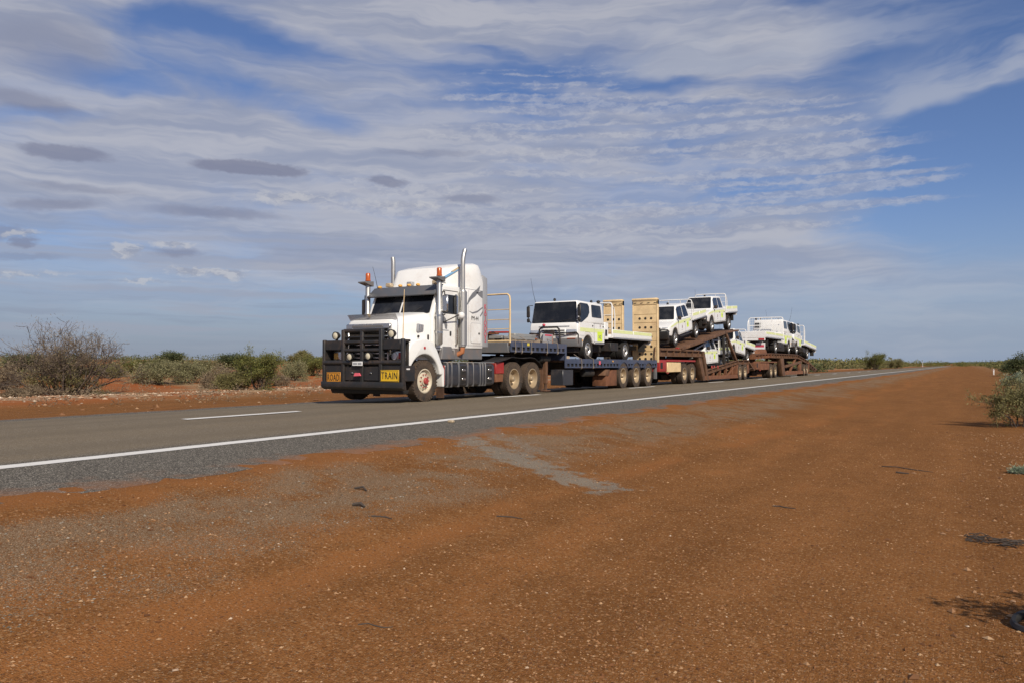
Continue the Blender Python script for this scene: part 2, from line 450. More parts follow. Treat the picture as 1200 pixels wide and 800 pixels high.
def soil_mat():
    """Red earth with pebbly grain, grey gravel spilled along the seal, paler stony belt on the far verge."""
    t, b = new_mat('red_soil', '2D')
    tc = t.node('ShaderNodeTexCoord')
    P = tc.outputs['Object']
    p = t.sep(P)
    L = t.mul(p[0], -1.0)
    nL = t.noise(P, 0.35, 6, 0.6, 0.4)
    nM = t.noise(P, 1.9, 6, 0.62, 0.3)
    nA = t.noise(t.mapping(P, scale=(1.3, 0.16, 1)), 1.0, 5, 0.55)
    nF = t.noise(P, 55.0, 3, 0.65)
    base = t.ramp(t.add(t.mul(nL, 0.30), t.add(t.mul(nM, 0.35), t.mul(nA, 0.35))),
                  [(0.34, (0.166, 0.070, 0.023)), (0.50, (0.214, 0.092, 0.031)), (0.66, (0.264, 0.115, 0.040))])
    # smooth bright-orange silt between seal and gravel and along wheel ruts
    silt = t.mul(t.smooth(t.add(nA, t.mul(t.sub(nM, 0.5), 0.5)), 0.52, 0.74), t.smooth(L, 0.5, 4.0, 0.12, 0.6))
    edge = t.mul(t.smooth(t.add(L, t.mul(t.sub(nM, 0.5), 1.9)), 5.4, 6.6), t.smooth(L, 9.0, 7.0))
    rut = t.m('ABSOLUTE', t.sub(t.sub(L, 3.3), t.mul(t.m('SINE', t.mul(p[1], 0.21)), 0.35)))
    rut = t.mul(t.smooth(t.add(rut, t.mul(t.sub(nM, 0.5), 0.5)), 0.26, 0.08), t.smooth(nL, 0.36, 0.58, 0.0, 0.7))
    silt = t.mx(t.mx(silt, t.mul(edge, 0.8)), rut)
    silt = t.mul(silt, t.smooth(L, 24.0, 20.0))
    base = t.mix(silt, base, (0.282, 0.114, 0.038))
    # grain: light and dark grit
    vor = t.voro(P, 85.0)
    cellc = t.voro(P, 85.0, out='Color')
    cs = t.sep(cellc)
    grit = t.mul(t.smooth(vor, 0.42, 0.20), t.smooth(cs[0], 0.55, 0.75))
    grit = t.mul(grit, t.smooth(silt, 0.9, 0.2))
    gcol = t.ramp(cs[1], [(0.0, (0.070, 0.028, 0.009)), (0.35, (0.25, 0.108, 0.034)), (0.8, (0.36, 0.195, 0.08)), (1.0, (0.44, 0.29, 0.15))])
    base = t.mix(t.mul(grit, 0.75), base, gcol)
    base = t.mix(t.mul(t.smooth(nF, 0.52, 0.34), 0.45), base, (0.085, 0.033, 0.012))
    # coarser grit that still reads farther off
    c3 = t.sep(t.voro(P, 34.0, out='Color'))
    v3 = t.voro(P, 34.0)
    g3 = t.mul(t.smooth(v3, 0.46, 0.26), t.smooth(silt, 0.7, 0.2))
    base = t.mix(t.mul(g3, t.smooth(c3[0], 0.72, 0.86, 0.0, 0.62)), base, (0.34, 0.185, 0.085))
    base = t.mix(t.mul(g3, t.smooth(c3[0], 0.26, 0.12, 0.0, 0.60)), base, (0.095, 0.040, 0.016))
    # grey gravel strip
    gm = t.add(nL, t.mul(t.sub(nM, 0.5), 0.9))
    wob = t.mul(t.sub(t.noise(P, 0.55, 5, 0.6), 0.5), 2.4)
    Lw = t.add(L, wob)
    strip = t.mul(t.smooth(Lw, 3.9, 5.0), t.smooth(Lw, 6.1, 5.5))
    strip = t.mul(strip, t.smooth(gm, 0.26, 0.58))

    def seg(ax, ay, bx, by, w, soft):
        dx, dy = bx - ax, by - ay
        ll = math.hypot(dx, dy)
        dx, dy = dx / ll, dy / ll
        qx, qy = t.sub(p[0], ax), t.sub(p[1], ay)
        u = t.add(t.mul(qx, dx), t.mul(qy, dy))
        uc = t.mn(t.mx(u, 0.0), ll)
        ex, ey = t.sub(qx, t.mul(uc, dx)), t.sub(qy, t.mul(uc, dy))
        d = t.m('SQRT', t.add(t.mul(ex, ex), t.mul(ey, ey)))
        d = t.add(d, t.mul(t.sub(t.noise(P, 3.4, 5, 0.65), 0.5), 1.3))
        return t.smooth(d, w + soft, w)

    bl = seg(-7.0, 9.75, -5.6, 8.95, 0.02, 0.34)
    bl = t.mx(bl, seg(-5.6, 8.95, -4.6, 8.45, 0.08, 0.42))
    bl = t.mx(bl, seg(-4.6, 8.45, -3.5, 7.95, 0.06, 0.40))
    bl = t.mx(bl, t.mul(seg(-6.7, 10.4, -5.0, 9.3, 0.02, 0.4), 0.6))
    v2 = t.voro(P, 120.0)
    c2 = t.sep(t.voro(P, 120.0, out='Color'))
    gr = t.ramp(c2[0], [(0.0, (0.10, 0.066, 0.038)), (0.45, (0.215, 0.160, 0.102)), (0.8, (0.31, 0.245, 0.165)), (1.0, (0.43, 0.36, 0.26))])
    gr = t.mix(t.smooth(v2, 0.40, 0.62), gr, (0.10, 0.066, 0.045))
    sf = t.smooth(t.add(t.mul(strip, 0.85), t.mul(t.sub(c2[2], 0.5), 0.9)), 0.25, 0.55)
    base = t.mix(t.mul(sf, 0.70), base, gr)
    blc = t.mix(0.45, gr, (0.235, 0.222, 0.195))
    base = t.mix(t.mul(t.smooth(t.add(bl, t.mul(t.sub(c2[1], 0.5), 0.6)), 0.25, 0.7), 0.9), base, blc)
    # far verge: stony, pale belt and brighter red flats
    far = t.smooth(L, 23.0, 27.0)
    nW = t.noise(P, 0.16, 6, 0.65, 0.5)
    farc = t.ramp(nW, [(0.36, (0.32, 0.215, 0.125)), (0.47, (0.29, 0.115, 0.046)), (0.58, (0.31, 0.098, 0.034)), (0.72, (0.23, 0.145, 0.075))])
    belt = t.mul(t.smooth(L, 25.5, 26.6), t.smooth(L, 31.0, 28.5))
    farc = t.mix(t.mul(belt, t.smooth(nM, 0.38, 0.55)), farc, (0.40, 0.29, 0.19))
    base = t.mix(far, base, farc)
    rgt = t.smooth(L, -2.0, -12.0)
    base = t.mix(t.mul(rgt, t.smooth(nL, 0.4, 0.6)), base, (0.27, 0.17, 0.095))
    t.put(b.inputs['Base Color'], base)
    b.inputs['Roughness'].default_value = 0.95
    b.inputs['Specular IOR Level'].default_value = 0.02
    h = t.add(t.mul(t.smooth(vor, 0.5, 0.1), 0.5), t.add(t.mul(nF, 0.4), t.mul(nM, 1.2)))
    bump(t, b, h, 0.55, 0.012)


soil_mat()


def asphalt_mat():
    t, b = new_mat('asphalt', '2D')
    tc = t.node('ShaderNodeTexCoord')
    P = tc.outputs['Object']
    p = t.sep(P)
    L = t.mul(p[0], -1.0)
    nL = t.noise(t.mapping(P, scale=(1.2, 0.10, 1)), 1.0, 5, 0.6)
    nM = t.noise(P, 2.2, 5, 0.6)
    vor = t.voro(P, 78.0)
    cs = t.sep(t.voro(P, 78.0, out='Color'))
    chip = t.ramp(cs[0], [(0.0, (0.060, 0.054, 0.046)), (0.5, (0.155, 0.140, 0.117)), (0.85, (0.26, 0.235, 0.195)), (1.0, (0.50, 0.45, 0.37))])
    base = t.mix(t.smooth(vor, 0.35, 0.62), chip, (0.058, 0.051, 0.042))
    c4 = t.sep(t.voro(P, 38.0, out='Color'))
    base = t.mix(t.smooth(c4[0], 0.80, 0.95, 0.0, 0.45), base, (0.24, 0.215, 0.175))
    base = t.mix(t.smooth(c4[1], 0.22, 0.08, 0.0, 0.45), base, (0.055, 0.048, 0.040))
    # dust worn into the running lanes
    lane = t.mul(t.smooth(L, 8.3, 8.7), t.smooth(L, 15.0, 14.7))
    lane = t.mul(lane, t.add(0.40, t.mul(nL, 0.5)))
    base = t.mix(lane, base, t.mix(nM, (0.178, 0.138, 0.090), (0.240, 0.188, 0.125)))
    # polished wheel paths, a shade darker
    wp = None
    for c in (9.15, 10.75, 12.2, 13.9):
        q = t.smooth(t.m('ABSOLUTE', t.sub(L, c)), 0.42, 0.05)
        wp = q if wp is None else t.mx(wp, q)
    base = t.mix(t.mul(wp, t.add(0.18, t.mul(nL, 0.35))), base, (0.135, 0.110, 0.078))
    # red dust drifting over both edges
    e = t.mx(t.smooth(t.add(L, t.mul(t.sub(nM, 0.5), 1.1)), 6.98, 6.45), t.smooth(t.add(L, t.mul(t.sub(nM, 0.5), 0.8)), 15.5, 15.9))
    e = t.mul(e, t.smooth(t.noise(P, 0.9, 5, 0.6), 0.34, 0.62))
    base = t.mix(t.mul(e, 0.85), base, (0.27, 0.125, 0.060))
    t.put(b.inputs['Base Color'], base)
    t.put(b.inputs['Roughness'], t.add(0.78, t.mul(nM, 0.15)))
    b.inputs['Specular IOR Level'].default_value = 0.10
    bump(t, b, t.add(t.smooth(vor, 0.6, 0.1), t.mul(nM, 0.4)), 0.5, 0.006)
    t, b = new_mat('road_paint', '2D')
    tc = t.node('ShaderNodeTexCoord')
    P = tc.outputs['Object']
    n = t.noise(P, 30.0, 4, 0.7)
    n2 = t.noise(P, 1.6, 4, 0.6)
    f = t.smooth(t.add(t.mul(n, 0.6), t.mul(n2, 0.4)), 0.55, 0.72)
    t.put(b.inputs['Base Color'], t.mix(t.mul(f, 0.6), (0.68, 0.66, 0.62), (0.20, 0.17, 0.14)))
    b.inputs['Roughness'].default_value = 0.7


asphalt_mat()


def stone_mat(name, stops):
    t, b = new_mat(name)
    g = t.node('ShaderNodeNewGeometry')
    tc = t.node('ShaderNodeTexCoord')
    n = t.noise(tc.outputs['Object'], 40, 3, 0.6)
    t.put(b.inputs['Base Color'], t.ramp(t.add(t.mul(g.outputs['Random Per Island'], 0.85), t.mul(n, 0.15)), stops))
    b.inputs['Roughness'].default_value = 0.9
    b.inputs['Specular IOR Level'].default_value = 0.2


stone_mat('stone_red', [(0.0, (0.075, 0.030, 0.014)), (0.4, (0.20, 0.088, 0.036)), (0.75, (0.31, 0.165, 0.078)), (1.0, (0.46, 0.31, 0.18))])
stone_mat('stone_grey', [(0.0, (0.07, 0.055, 0.040)), (0.5, (0.18, 0.150, 0.115)), (0.85, (0.29, 0.255, 0.205)), (1.0, (0.43, 0.385, 0.31))])
stone_mat('stone_tan', [(0.0, (0.095, 0.040, 0.018)), (0.45, (0.23, 0.115, 0.055)), (0.85, (0.34, 0.21, 0.115)), (1.0, (0.46, 0.34, 0.22))])
stone_mat('stone_pale', [(0.0, (0.22, 0.11, 0.06)), (0.4, (0.36, 0.22, 0.13)), (0.8, (0.50, 0.38, 0.27)), (1.0, (0.64, 0.56, 0.46))])


# ------------------------------------------------------------------ mesh builder
class MB:
    def __init__(s):
        s.v = []
        s.f = []

    def addgeo(s, vs, fs):
        o = len(s.v)
        s.v += [tuple(p) for p in vs]
        s.f += [tuple(i + o for i in f) for f in fs]
        return s

    def bm(s, b, M=None):
        b.verts.index_update()
        vs = [(M @ v.co if M else v.co) for v in b.verts]
        s.addgeo(vs, [[v.index for v in f.verts] for f in b.faces])
        b.free()
        return s

    def box(s, x0, x1, y0, y1, z0, z1, c=0.0, M=None):
        x0, x1 = min(x0, x1), max(x0, x1)
        y0, y1 = min(y0, y1), max(y0, y1)
        z0, z1 = min(z0, z1), max(z0, z1)
        b = bmesh.new()
        bmesh.ops.create_cube(b, size=1)
        for v in b.verts:
            v.co = ((x0 + x1) / 2 + v.co.x * (x1 - x0), (y0 + y1) / 2 + v.co.y * (y1 - y0), (z0 + z1) / 2 + v.co.z * (z1 - z0))
        if c:
            c = min(c, 0.45 * min(x1 - x0, y1 - y0, z1 - z0))
            bmesh.ops.bevel(b, geom=b.edges[:], offset=c, segments=1 if c < 0.03 else 3, profile=0.5, affect='EDGES')
        return s.bm(b, M)

    def prism(s, pts, a0, a1, axis='x', c=0.0, seg=2):
        """pts: outline in the plane across the axis: (y,z) for x, (x,z) for y, (x,y) for z."""
        def P(p, a):
            return (a, p[0], p[1]) if axis == 'x' else ((p[0], a, p[1]) if axis == 'y' else (p[0], p[1], a))
        b = bmesh.new()
        r0 = [b.verts.new(P(p, a0)) for p in pts]
        r1 = [b.verts.new(P(p, a1)) for p in pts]
        b.faces.new(r0)
        b.faces.new(list(reversed(r1)))
        n = len(pts)
        for i in range(n):
            b.faces.new((r0[i], r1[i], r1[(i + 1) % n], r0[(i + 1) % n]))
        bmesh.ops.recalc_face_normals(b, faces=b.faces)
        if c:
            eds = [e for e in b.edges if len(e.link_faces) == 2 and e.calc_face_angle(0) > 0.45]
            bmesh.ops.bevel(b, geom=eds, offset=c, segments=seg, profile=0.5, affect='EDGES', clamp_overlap=True)
        return s.bm(b)

    def hexa(s, p8, c=0.0):
        """p8: bottom ring of four, top ring of four (same order)."""
        b = bmesh.new()
        v = [b.verts.new(p) for p in p8]
        for f in ((0, 3, 2, 1), (4, 5, 6, 7), (0, 1, 5, 4), (1, 2, 6, 5), (2, 3, 7, 6), (3, 0, 4, 7)):
            b.faces.new([v[i] for i in f])
        bmesh.ops.recalc_face_normals(b, faces=b.faces)
        if c:
            bmesh.ops.bevel(b, geom=b.edges[:], offset=c, segments=3, profile=0.5, affect='EDGES')
        return s.bm(b)

    def loft(s, rings, caps=True, closed=True):
        n = len(rings[0])
        vs = [p for r in rings for p in r]
        fs = []
        for k in range(len(rings) - 1):
            for i in range(n if closed else n - 1):
                j = (i + 1) % n
                fs.append((k * n + i, k * n + j, (k + 1) * n + j, (k + 1) * n + i))
        if caps:
            fs.append(tuple(reversed(range(n))))
            fs.append(tuple((len(rings) - 1) * n + i for i in range(n)))
        return s.addgeo(vs, fs)

    def tube(s, pts, r, n=8, caps=True):
        pts = [Vector(p) for p in pts]
        rs = r if isinstance(r, (list, tuple)) else [r] * len(pts)
        rings = []
        prev = None
        for i, p in enumerate(pts):
            if i == 0:
                d = pts[1] - p
            elif i == len(pts) - 1:
                d = p - pts[i - 1]
            else:
                d = (pts[i + 1] - p).normalized() + (p - pts[i - 1]).normalized()
            d.normalize()
            if prev is None:
                a = Vector((0, 0, 1)) if abs(d.z) < 0.9 else Vector((1, 0, 0))
                u = d.cross(a).normalized()
            else:
                u = (prev - d * prev.dot(d)).normalized()
            w = d.cross(u)
            prev = u
            rings.append([p + (u * math.cos(2 * math.pi * k / n) + w * math.sin(2 * math.pi * k / n)) * rs[i] for k in range(n)])
        return s.loft(rings, caps)

    def cyl(s, c, r, h, axis='x', n=20, r2=None):
        """c: centre of the base; extends h along the axis."""
        d = {'x': Vector((1, 0, 0)), 'y': Vector((0, 1, 0)), 'z': Vector((0, 0, 1))}[axis] * h
        return s.tube([Vector(c), Vector(c) + d], [r, r if r2 is None else r2], n)

    def lathe(s, prof, c, axis='x', n=32):
        """prof: (radius, offset along axis) list."""
        rings = []
        for (r, a) in prof:
            ring = []
            for k in range(n):
                t = 2 * math.pi * k / n
                u, w = math.cos(t) * r, math.sin(t) * r
                if axis == 'x':
                    ring.append((c[0] + a, c[1] + u, c[2] + w))
                elif axis == 'y':
                    ring.append((c[0] - u, c[1] + a, c[2] + w))
                else:
                    ring.append((c[0] + u, c[1] + w, c[2] + a))
            rings.append(ring)
        return s.loft(rings, caps=True)

    def ball(s, c, rx, ry=None, rz=None, n=12):
        ry = ry or rx
        rz = rz or rx
        b = bmesh.new()
        bmesh.ops.create_uvsphere(b, u_segments=n, v_segments=max(6, n // 2), radius=1)
        for v in b.verts:
            v.co = (c[0] + v.co.x * rx, c[1] + v.co.y * ry, c[2] + v.co.z * rz)
        return s.bm(b)

    def panel(s, quad, poly, th=0.008, c=0.0):
        """A thin plate lying on the quad (p00, p10, p11, p01) with outline poly in (u, v), standing proud by th."""
        q = [Vector(p) for p in quad]
        nrm = ((q[1] - q[0]).cross(q[3] - q[0])).normalized()
        def at(u, v):
            return q[0] * (1 - u) * (1 - v) + q[1] * u * (1 - v) + q[2] * u * v + q[3] * (1 - u) * v
        lo = [at(u, v) - nrm * 0.01 for u, v in poly]
        hi = [at(u, v) + nrm * th for u, v in poly]
        n = len(poly)
        vs = lo + hi
        fs = [tuple(reversed(range(n))), tuple(range(n, 2 * n))] + [(i, (i + 1) % n, n + (i + 1) % n, n + i) for i in range(n)]
        return s.addgeo(vs, fs)

    def mesh(s, name, off=(0, 0, 0), smooth=True, angle=38):
        me = bpy.data.meshes.new(name)
        me.from_pydata([(p[0] - off[0], p[1] - off[1], p[2] - off[2]) for p in s.v], [], s.f)
        b = bmesh.new()
        b.from_mesh(me)
        bmesh.ops.recalc_face_normals(b, faces=b.faces)
        b.to_mesh(me)
        b.free()
        if smooth:
            me.polygons.foreach_set('use_smooth', [True] * len(me.polygons))
            me.set_sharp_from_angle(angle=R(angle))
        me.update()
        return me


def RU(u0, u1, v0, v1, r=0.06):
    """rounded rectangle outline in uv"""
    o = []
    for cx, cy, a0 in ((u1 - r, v0 + r, -90), (u1 - r, v1 - r, 0), (u0 + r, v1 - r, 90), (u0 + r, v0 + r, 180)):
        for k in range(4):
            a = R(a0 + 30 * k)
            o.append((cx + r * math.cos(a), cy + r * math.sin(a)))
    return o


def link(name, data, parent=None):
    o = bpy.data.objects.new(name, data)
    COL.objects.link(o)
    if parent is not None:
        o.parent = parent
    return o


def tag(o, label=None, cat=None, group=None, kind=None):
    if label: o['label'] = label
    if cat: o['category'] = cat
    if group: o['group'] = group
    if kind: o['kind'] = kind
    return o


class Thing:
    """Empty at a thing's base; parts are given in (x, y, z) of the frame whose origin is off."""
    def __init__(s, name, label, cat, loc=(0, 0, 0), off=(0, 0, 0), group=None):
        s.root = link(name, None)
        s.root.location = loc
        s.root.empty_display_size = 0.3
        tag(s.root, label, cat, group)
        s.off = off

    def part(s, name, mb, m, parent=None, label=None, smooth=True, angle=38):
        o = link(name, mb.mesh(name, s.off, smooth, angle), parent or s.root)
        o.data.materials.append(MATS[m])
        if label:
            o['label'] = label
        return o

    def sub(s, name, parent=None, at=None):
        e = link(name, None, parent or s.root)
        e.empty_display_size = 0.2
        if at:
            e.location = tuple(a - b for a, b in zip(at, s.off))
        return e


def copy_tree(o, parent=None):
    c = o.copy()
    COL.objects.link(c)
    c.parent = parent
    for ch in list(o.children):
        copy_tree(ch, c)
    return c


def solo(name, mb, m, label, cat, loc=(0, 0, 0), group=None, smooth=True):
    o = link(name, mb.mesh(name, loc, smooth))
    o.location = loc
    o.data.materials.append(MATS[m])
    return tag(o, label, cat, group)


def text_mesh(body, size, extrude=0.003, align='CENTER', spacing=1.0):
    cu = bpy.data.curves.new('lettering', 'FONT')
    cu.body = body
    cu.size = size
    cu.extrude = extrude
    cu.align_x = align
    cu.align_y = 'CENTER'
    cu.space_character = spacing
    cu.resolution_u = 2
    o = bpy.data.objects.new('lettering', cu)
    COL.objects.link(o)
    dg = bpy.context.evaluated_depsgraph_get()
    me = bpy.data.meshes.new_from_object(o.evaluated_get(dg))
    bpy.data.objects.remove(o)
    bpy.data.curves.remove(cu)
    me.name = 'lettering'
    return me


def lettering(body, size, at, rot, m, parent, off=(0, 0, 0), sx=1.0, bold=0.0, spacing=1.0):
    me = text_mesh(body, size, 0.003, spacing=spacing)
    o = link('lettering', me, parent)
    me.materials.clear()
    me.materials.append(MATS[m])
    o.location = tuple(a - b for a, b in zip(at, off))
    o.rotation_euler = rot
    o.scale = (sx, 1, 1)
    return o


FRONT = (R(90), 0, 0)                 # reads from the -Y side
NEAR = (R(90), 0, R(90))              # reads from the +X side


# ------------------------------------------------------------------ ground and road
PL = np.array([-3000, -400, -60, -12, -6, -2, 0, 2.5, 4.5, 6.2, 6.6, 6.85, 7.15, 11.45, 15.2, 15.5, 15.75, 17.5, 22, 25.2, 26.6, 28.2, 30, 36, 60, 120, 400, 3000], float)
PZ = np.array([-0.2, -0.5, -0.45, -0.42, -0.52, -0.58, -0.60, -0.53, -0.34, -0.152, -0.1435, -0.1415, -0.18, -0.06, -0.165, -0.123, -0.127, -0.24, -0.34, -0.33, -0.16, -0.20, -0.36, -0.25, -0.02, 0.10, 0.2, 0.3], float)


def ground_z(x, y):
    x = np.asarray(x, float)
    y = np.asarray(y, float)
    L = -x
    z = np.interp(L, PL, PZ)
    off = np.clip((np.abs(L - 11.3) - 5.2) / 1.6, 0, 1)
    z = z + off * (0.006 * np.sin(1.1 * x + 0.35 * y + 1.0) * np.sin(0.7 * y - .4 * x) + 0.005 * np.sin(0.9 * x - 1.3 * y) * np.sin(.53 * x + .4 * y) + 0.004 * np.sin(3.7 * x + 2.9 * y + 2) * np.sin(1.3 * x - .9 * y) + 0.003 * np.sin(5.3 * x - 4.1 * y) * np.sin(2.2 * y + x))
    edge = np.exp(-((L - 6.6) / 0.35) ** 2) + np.exp(-((L - 15.55) / 0.3) ** 2)
    z = z + edge * (0.004 * np.sin(2.3 * y + 1.1 * np.sin(.7 * y)) + 0.003 * np.sin(5.9 * y + 3 * x) + 0.0025 * np.sin(11.3 * y - 5 * x) + 0.002 * np.sin(21 * y + 9 * x))
    # shallow wheel ruts running beside the seal
    near = np.clip(1 - np.abs(y - 12) / 40, 0, 1) * off
    for c in (5.1, 3.3):
        z = z - near * 0.022 * np.exp(-((L - c - 0.35 * np.sin(y * 0.21)) / 0.22) ** 2)
    far = np.clip((np.abs(L - 11) - 14) / 25, 0, 1)
    z = z + far * (0.16 * np.sin(0.21 * x + 0.17 * y) + 0.12 * np.sin(0.37 * x - 0.29 * y + 1) + 0.06 * np.sin(1.1 * x + 0.8 * y))
    rise = np.clip((np.abs(L - 11) - 40) / 300, 0, 1)
    z = z + 3.0 * rise * rise * (3 - 2 * rise) + np.clip((np.hypot(x, y) - 700) / 900, 0, 1) * 3.0
    return z


def road_z(x):
    return -0.030 * np.abs(np.asarray(x, float) + 11.45)


def grid_mesh(name, xs, ys, zf):
    X, Y = np.meshgrid(xs, ys)
    Z = zf(X, Y)
    nx, ny = len(xs), len(ys)
    me = bpy.data.meshes.new(name)
    V = np.stack([X, Y, Z], -1).reshape(-1, 3)
    i = np.arange(nx * ny).reshape(ny, nx)
    F = np.stack([i[:-1, :-1], i[:-1, 1:], i[1:, 1:], i[1:, :-1]], -1).reshape(-1, 4)
    fast_mesh(me, V, F)
    return me


def fast_mesh(me, V, F, smooth=True):
    k = F.shape[1]
    me.vertices.add(len(V))
    me.vertices.foreach_set('co', np.ascontiguousarray(V, dtype=np.float32).ravel())
    me.loops.add(F.size)
    me.loops.foreach_set('vertex_index', np.ascontiguousarray(F, dtype=np.int32).ravel())
    me.polygons.add(len(F))
    me.polygons.foreach_set('loop_start', np.arange(0, F.size, k, dtype=np.int32))
    me.polygons.foreach_set('use_smooth', np.full(len(F), smooth))
    me.update(calc_edges=True)
    me.validate()


def spread(*parts):
    a = np.concatenate([np.asarray(p, float) for p in parts])
    return np.unique(np.round(a, 4))


gx = spread(-np.geomspace(60, 4500, 26), np.arange(-60, -17, 1.1), np.arange(-17, -15.2, 0.15), np.arange(-15, -7, 0.8), np.arange(-7.3, 3.5, 0.09), np.arange(3.5, 14, 0.5), np.geomspace(14, 4500, 30))
gy = spread(-np.geomspace(20, 800, 12), np.arange(-20, 1.5, 1.5), np.arange(1.5, 16, 0.12), np.arange(16, 40, 0.5), np.arange(40, 120, 2.5), np.geomspace(120, 5000, 40))
ground = link('ground', grid_mesh('ground', gx, gy, ground_z))
ground.data.materials.append(MATS['red_soil'])
tag(ground, 'red gravelly earth beside the sealed road', None, None, 'structure')

# the road: a strip with ragged edges
ry = spread(np.arange(-60, 0, 1.0), np.arange(0, 40, 0.11), np.arange(40, 110, 0.6), np.geomspace(110, 640, 40))
cross = np.array([0.0, 0.04, 0.12, 0.3, 0.55, 0.7, 0.88, 0.96, 1.0])
rag = 0.10 * np.sin(ry * 1.1) + 0.07 * np.sin(ry * 2.7 + 1) + 0.05 * np.sin(ry * 6.1 + 2) + 0.03 * np.sin(ry * 13.7) + RNG.normal(0, 0.012, len(ry))
ragf = 0.09 * np.sin(ry * 0.9 + 2) + 0.06 * np.sin(ry * 2.3) + 0.04 * np.sin(ry * 5.1 + 1)
V = []
for y, a, b in zip(ry, rag, ragf):
    x0, x1 = -6.30 + a * 0.3, -15.85 + b * 0.5
    xx = x0 + (x1 - x0) * cross
    V.append(np.stack([xx, np.full_like(xx, y), road_z(xx) + 0.004], -1))
V = np.array(V).reshape(-1, 3)
i = np.arange(len(V)).reshape(len(ry), len(cross))
F = np.stack([i[:-1, :-1], i[1:, :-1], i[1:, 1:], i[:-1, 1:]], -1).reshape(-1, 4)
me = bpy.data.meshes.new('road')
fast_mesh(me, V, F)
road = link('road', me)
me.materials.append(MATS['asphalt'])
tag(road, 'grey sealed two-lane highway running to the horizon', None, None, 'structure')


def stripe(name, xc, w, y0, y1, step):
    ys = spread(np.arange(y0, y1, step), [y1]) if y1 < 150 else spread(np.arange(y0, 120, step), np.geomspace(120, y1, 40))
    rows = []
    for y in ys:
        j = 0.006 * math.sin(y * 9.0) + 0.004 * math.sin(y * 23)
        for x in (xc - w / 2 + j, xc + w / 2 + j * 0.7):
            rows.append((x, y, float(road_z(x)) + 0.009))
    i = np.arange(len(rows)).reshape(-1, 2)
    F = np.stack([i[:-1, 0], i[:-1, 1], i[1:, 1], i[1:, 0]], -1)
    me = bpy.data.meshes.new(name)
    fast_mesh(me, np.array(rows), F)
    me.materials.append(MATS['road_paint'])
    return link(name, me, road)


stripe('edge_line', -8.2, 0.215, -30, 630, 0.25)
y = -11.6
while y < 600:
    stripe('centre_dash', -11.33, 0.17, y, y + 2.6 + (0.3 if y > 25 else 0), 0.2)
    y += 10.0 if y < 25 else 11.0

# low distant rise on the skyline
hx = []
mbh = MB()
ring0, ring1, ring2 = [], [], []
for k in range(60):
    a = R(-75 + k * 1.6)
    r = 3600
    h = 9 + 9 * max(0, math.sin(k * 0.21)) + 4 * math.sin(k * 0.53 + 1)
    ring0.append((math.sin(a) * (r - 500), math.cos(a) * (r - 500), -2))
    ring1.append((math.sin(a) * r, math.cos(a) * r, h))
    ring2.append((math.sin(a) * (r + 500), math.cos(a) * (r + 500), -2))
mbh.loft([ring0, ring1, ring2], caps=False, closed=False)
hills = link('hills', mbh.mesh('hills'))
hills.data.materials.append(MATS['leaf_dark'])
tag(hills, 'low dark wooded rise far off on the skyline', None, None, 'structure')


# ------------------------------------------------------------------ the road train
CX = -12.83          # centreline of the road train; x below is measured from it, near side +


def tyre_mesh(r, w, rim, name='tyre', ribs=True):
    h = w / 2
    pr = [(rim, -h * 0.72), (rim + 0.02, -h * 0.92), (rim + (r - rim) * 0.45, -h), (r - 0.05, -h * 0.95), (r - 0.015, -h * 0.84), (r, -h * 0.70)]
    if ribs:
        for q in (-0.42, 0.0, 0.42):
            pr += [(r, h * (q - 0.06)), (r - 0.014, h * (q - 0.03)), (r - 0.014, h * (q + 0.03)), (r, h * (q + 0.06))]
    pr += [(a, -b) for a, b in reversed(pr[:6])]
    m = MB()
    n = 40
    m.lathe(pr, (0, 0, 0), 'x', n)
    m.f = m.f[:-2]
    # inner bead wall closes the ring
    k = len(pr)
    for i in range(n):
        j = (i + 1) % n
        m.f.append((i, j, (k - 1) * n + j, (k - 1) * n + i))
    # shoulder lugs
    if ribs:
        for i in range(0, n):
            a = 2 * math.pi * (i + 0.5) / n
            for sx in (-1, 1):
                M = Matrix.Rotation(a, 4, 'X')
                m.box(sx * h * 0.70, sx * h * 0.985, -0.022, 0.022, r - 0.06, r - 0.002, 0, M)
    return m.mesh(name, angle=30)


def rim_steer(rim, w):
    m = MB()
    m.lathe([(rim + 0.012, w * 0.36), (rim + 0.012, w * 0.44), (rim - 0.012, w * 0.46), (rim - 0.03, w * 0.30), (rim - 0.055, w * 0.20), (rim * 0.62, w * 0.34), (rim * 0.40, w * 0.36), (rim * 0.38, w * 0.50), (0.02, w * 0.52)], (0, 0, 0), 'x', 32)
    m.lathe([(rim + 0.012, -w * 0.40), (rim - 0.03, -w * 0.38), (rim - 0.05, w * 0.2)], (0, 0, 0), 'x', 32)
    m.f = [f for f in m.f if len(f) < 32 or sum(m.v[i][0] for i in f) / len(f) > w * .45]
    return m.mesh('rim')


def rim_dual(rim, w):
    m = MB()
    m.lathe([(rim + 0.012, w * 0.36), (rim + 0.012, w * 0.46), (rim - 0.014, w * 0.47), (rim - 0.030, w * 0.25), (rim - 0.05, -w * 0.10), (rim * 0.70, -w * 0.28), (rim * 0.52, -w * 0.26), (rim * 0.50, -w * 0.05), (rim * 0.33, 0.0), (rim * 0.30, w * 0.30), (0.02, w * 0.33)], (0, 0, 0), 'x', 32)
    m.f.pop(-2)
    return m.mesh('rim')


def bolts_mesh(n, rad, x, r=0.014, h=0.04):
    m = MB()
    for i in range(n):
        a = 2 * math.pi * i / n
        m.cyl((x, rad * math.cos(a), rad * math.sin(a)), r, h, 'x', 6)
    return m.mesh('wheel_nuts')


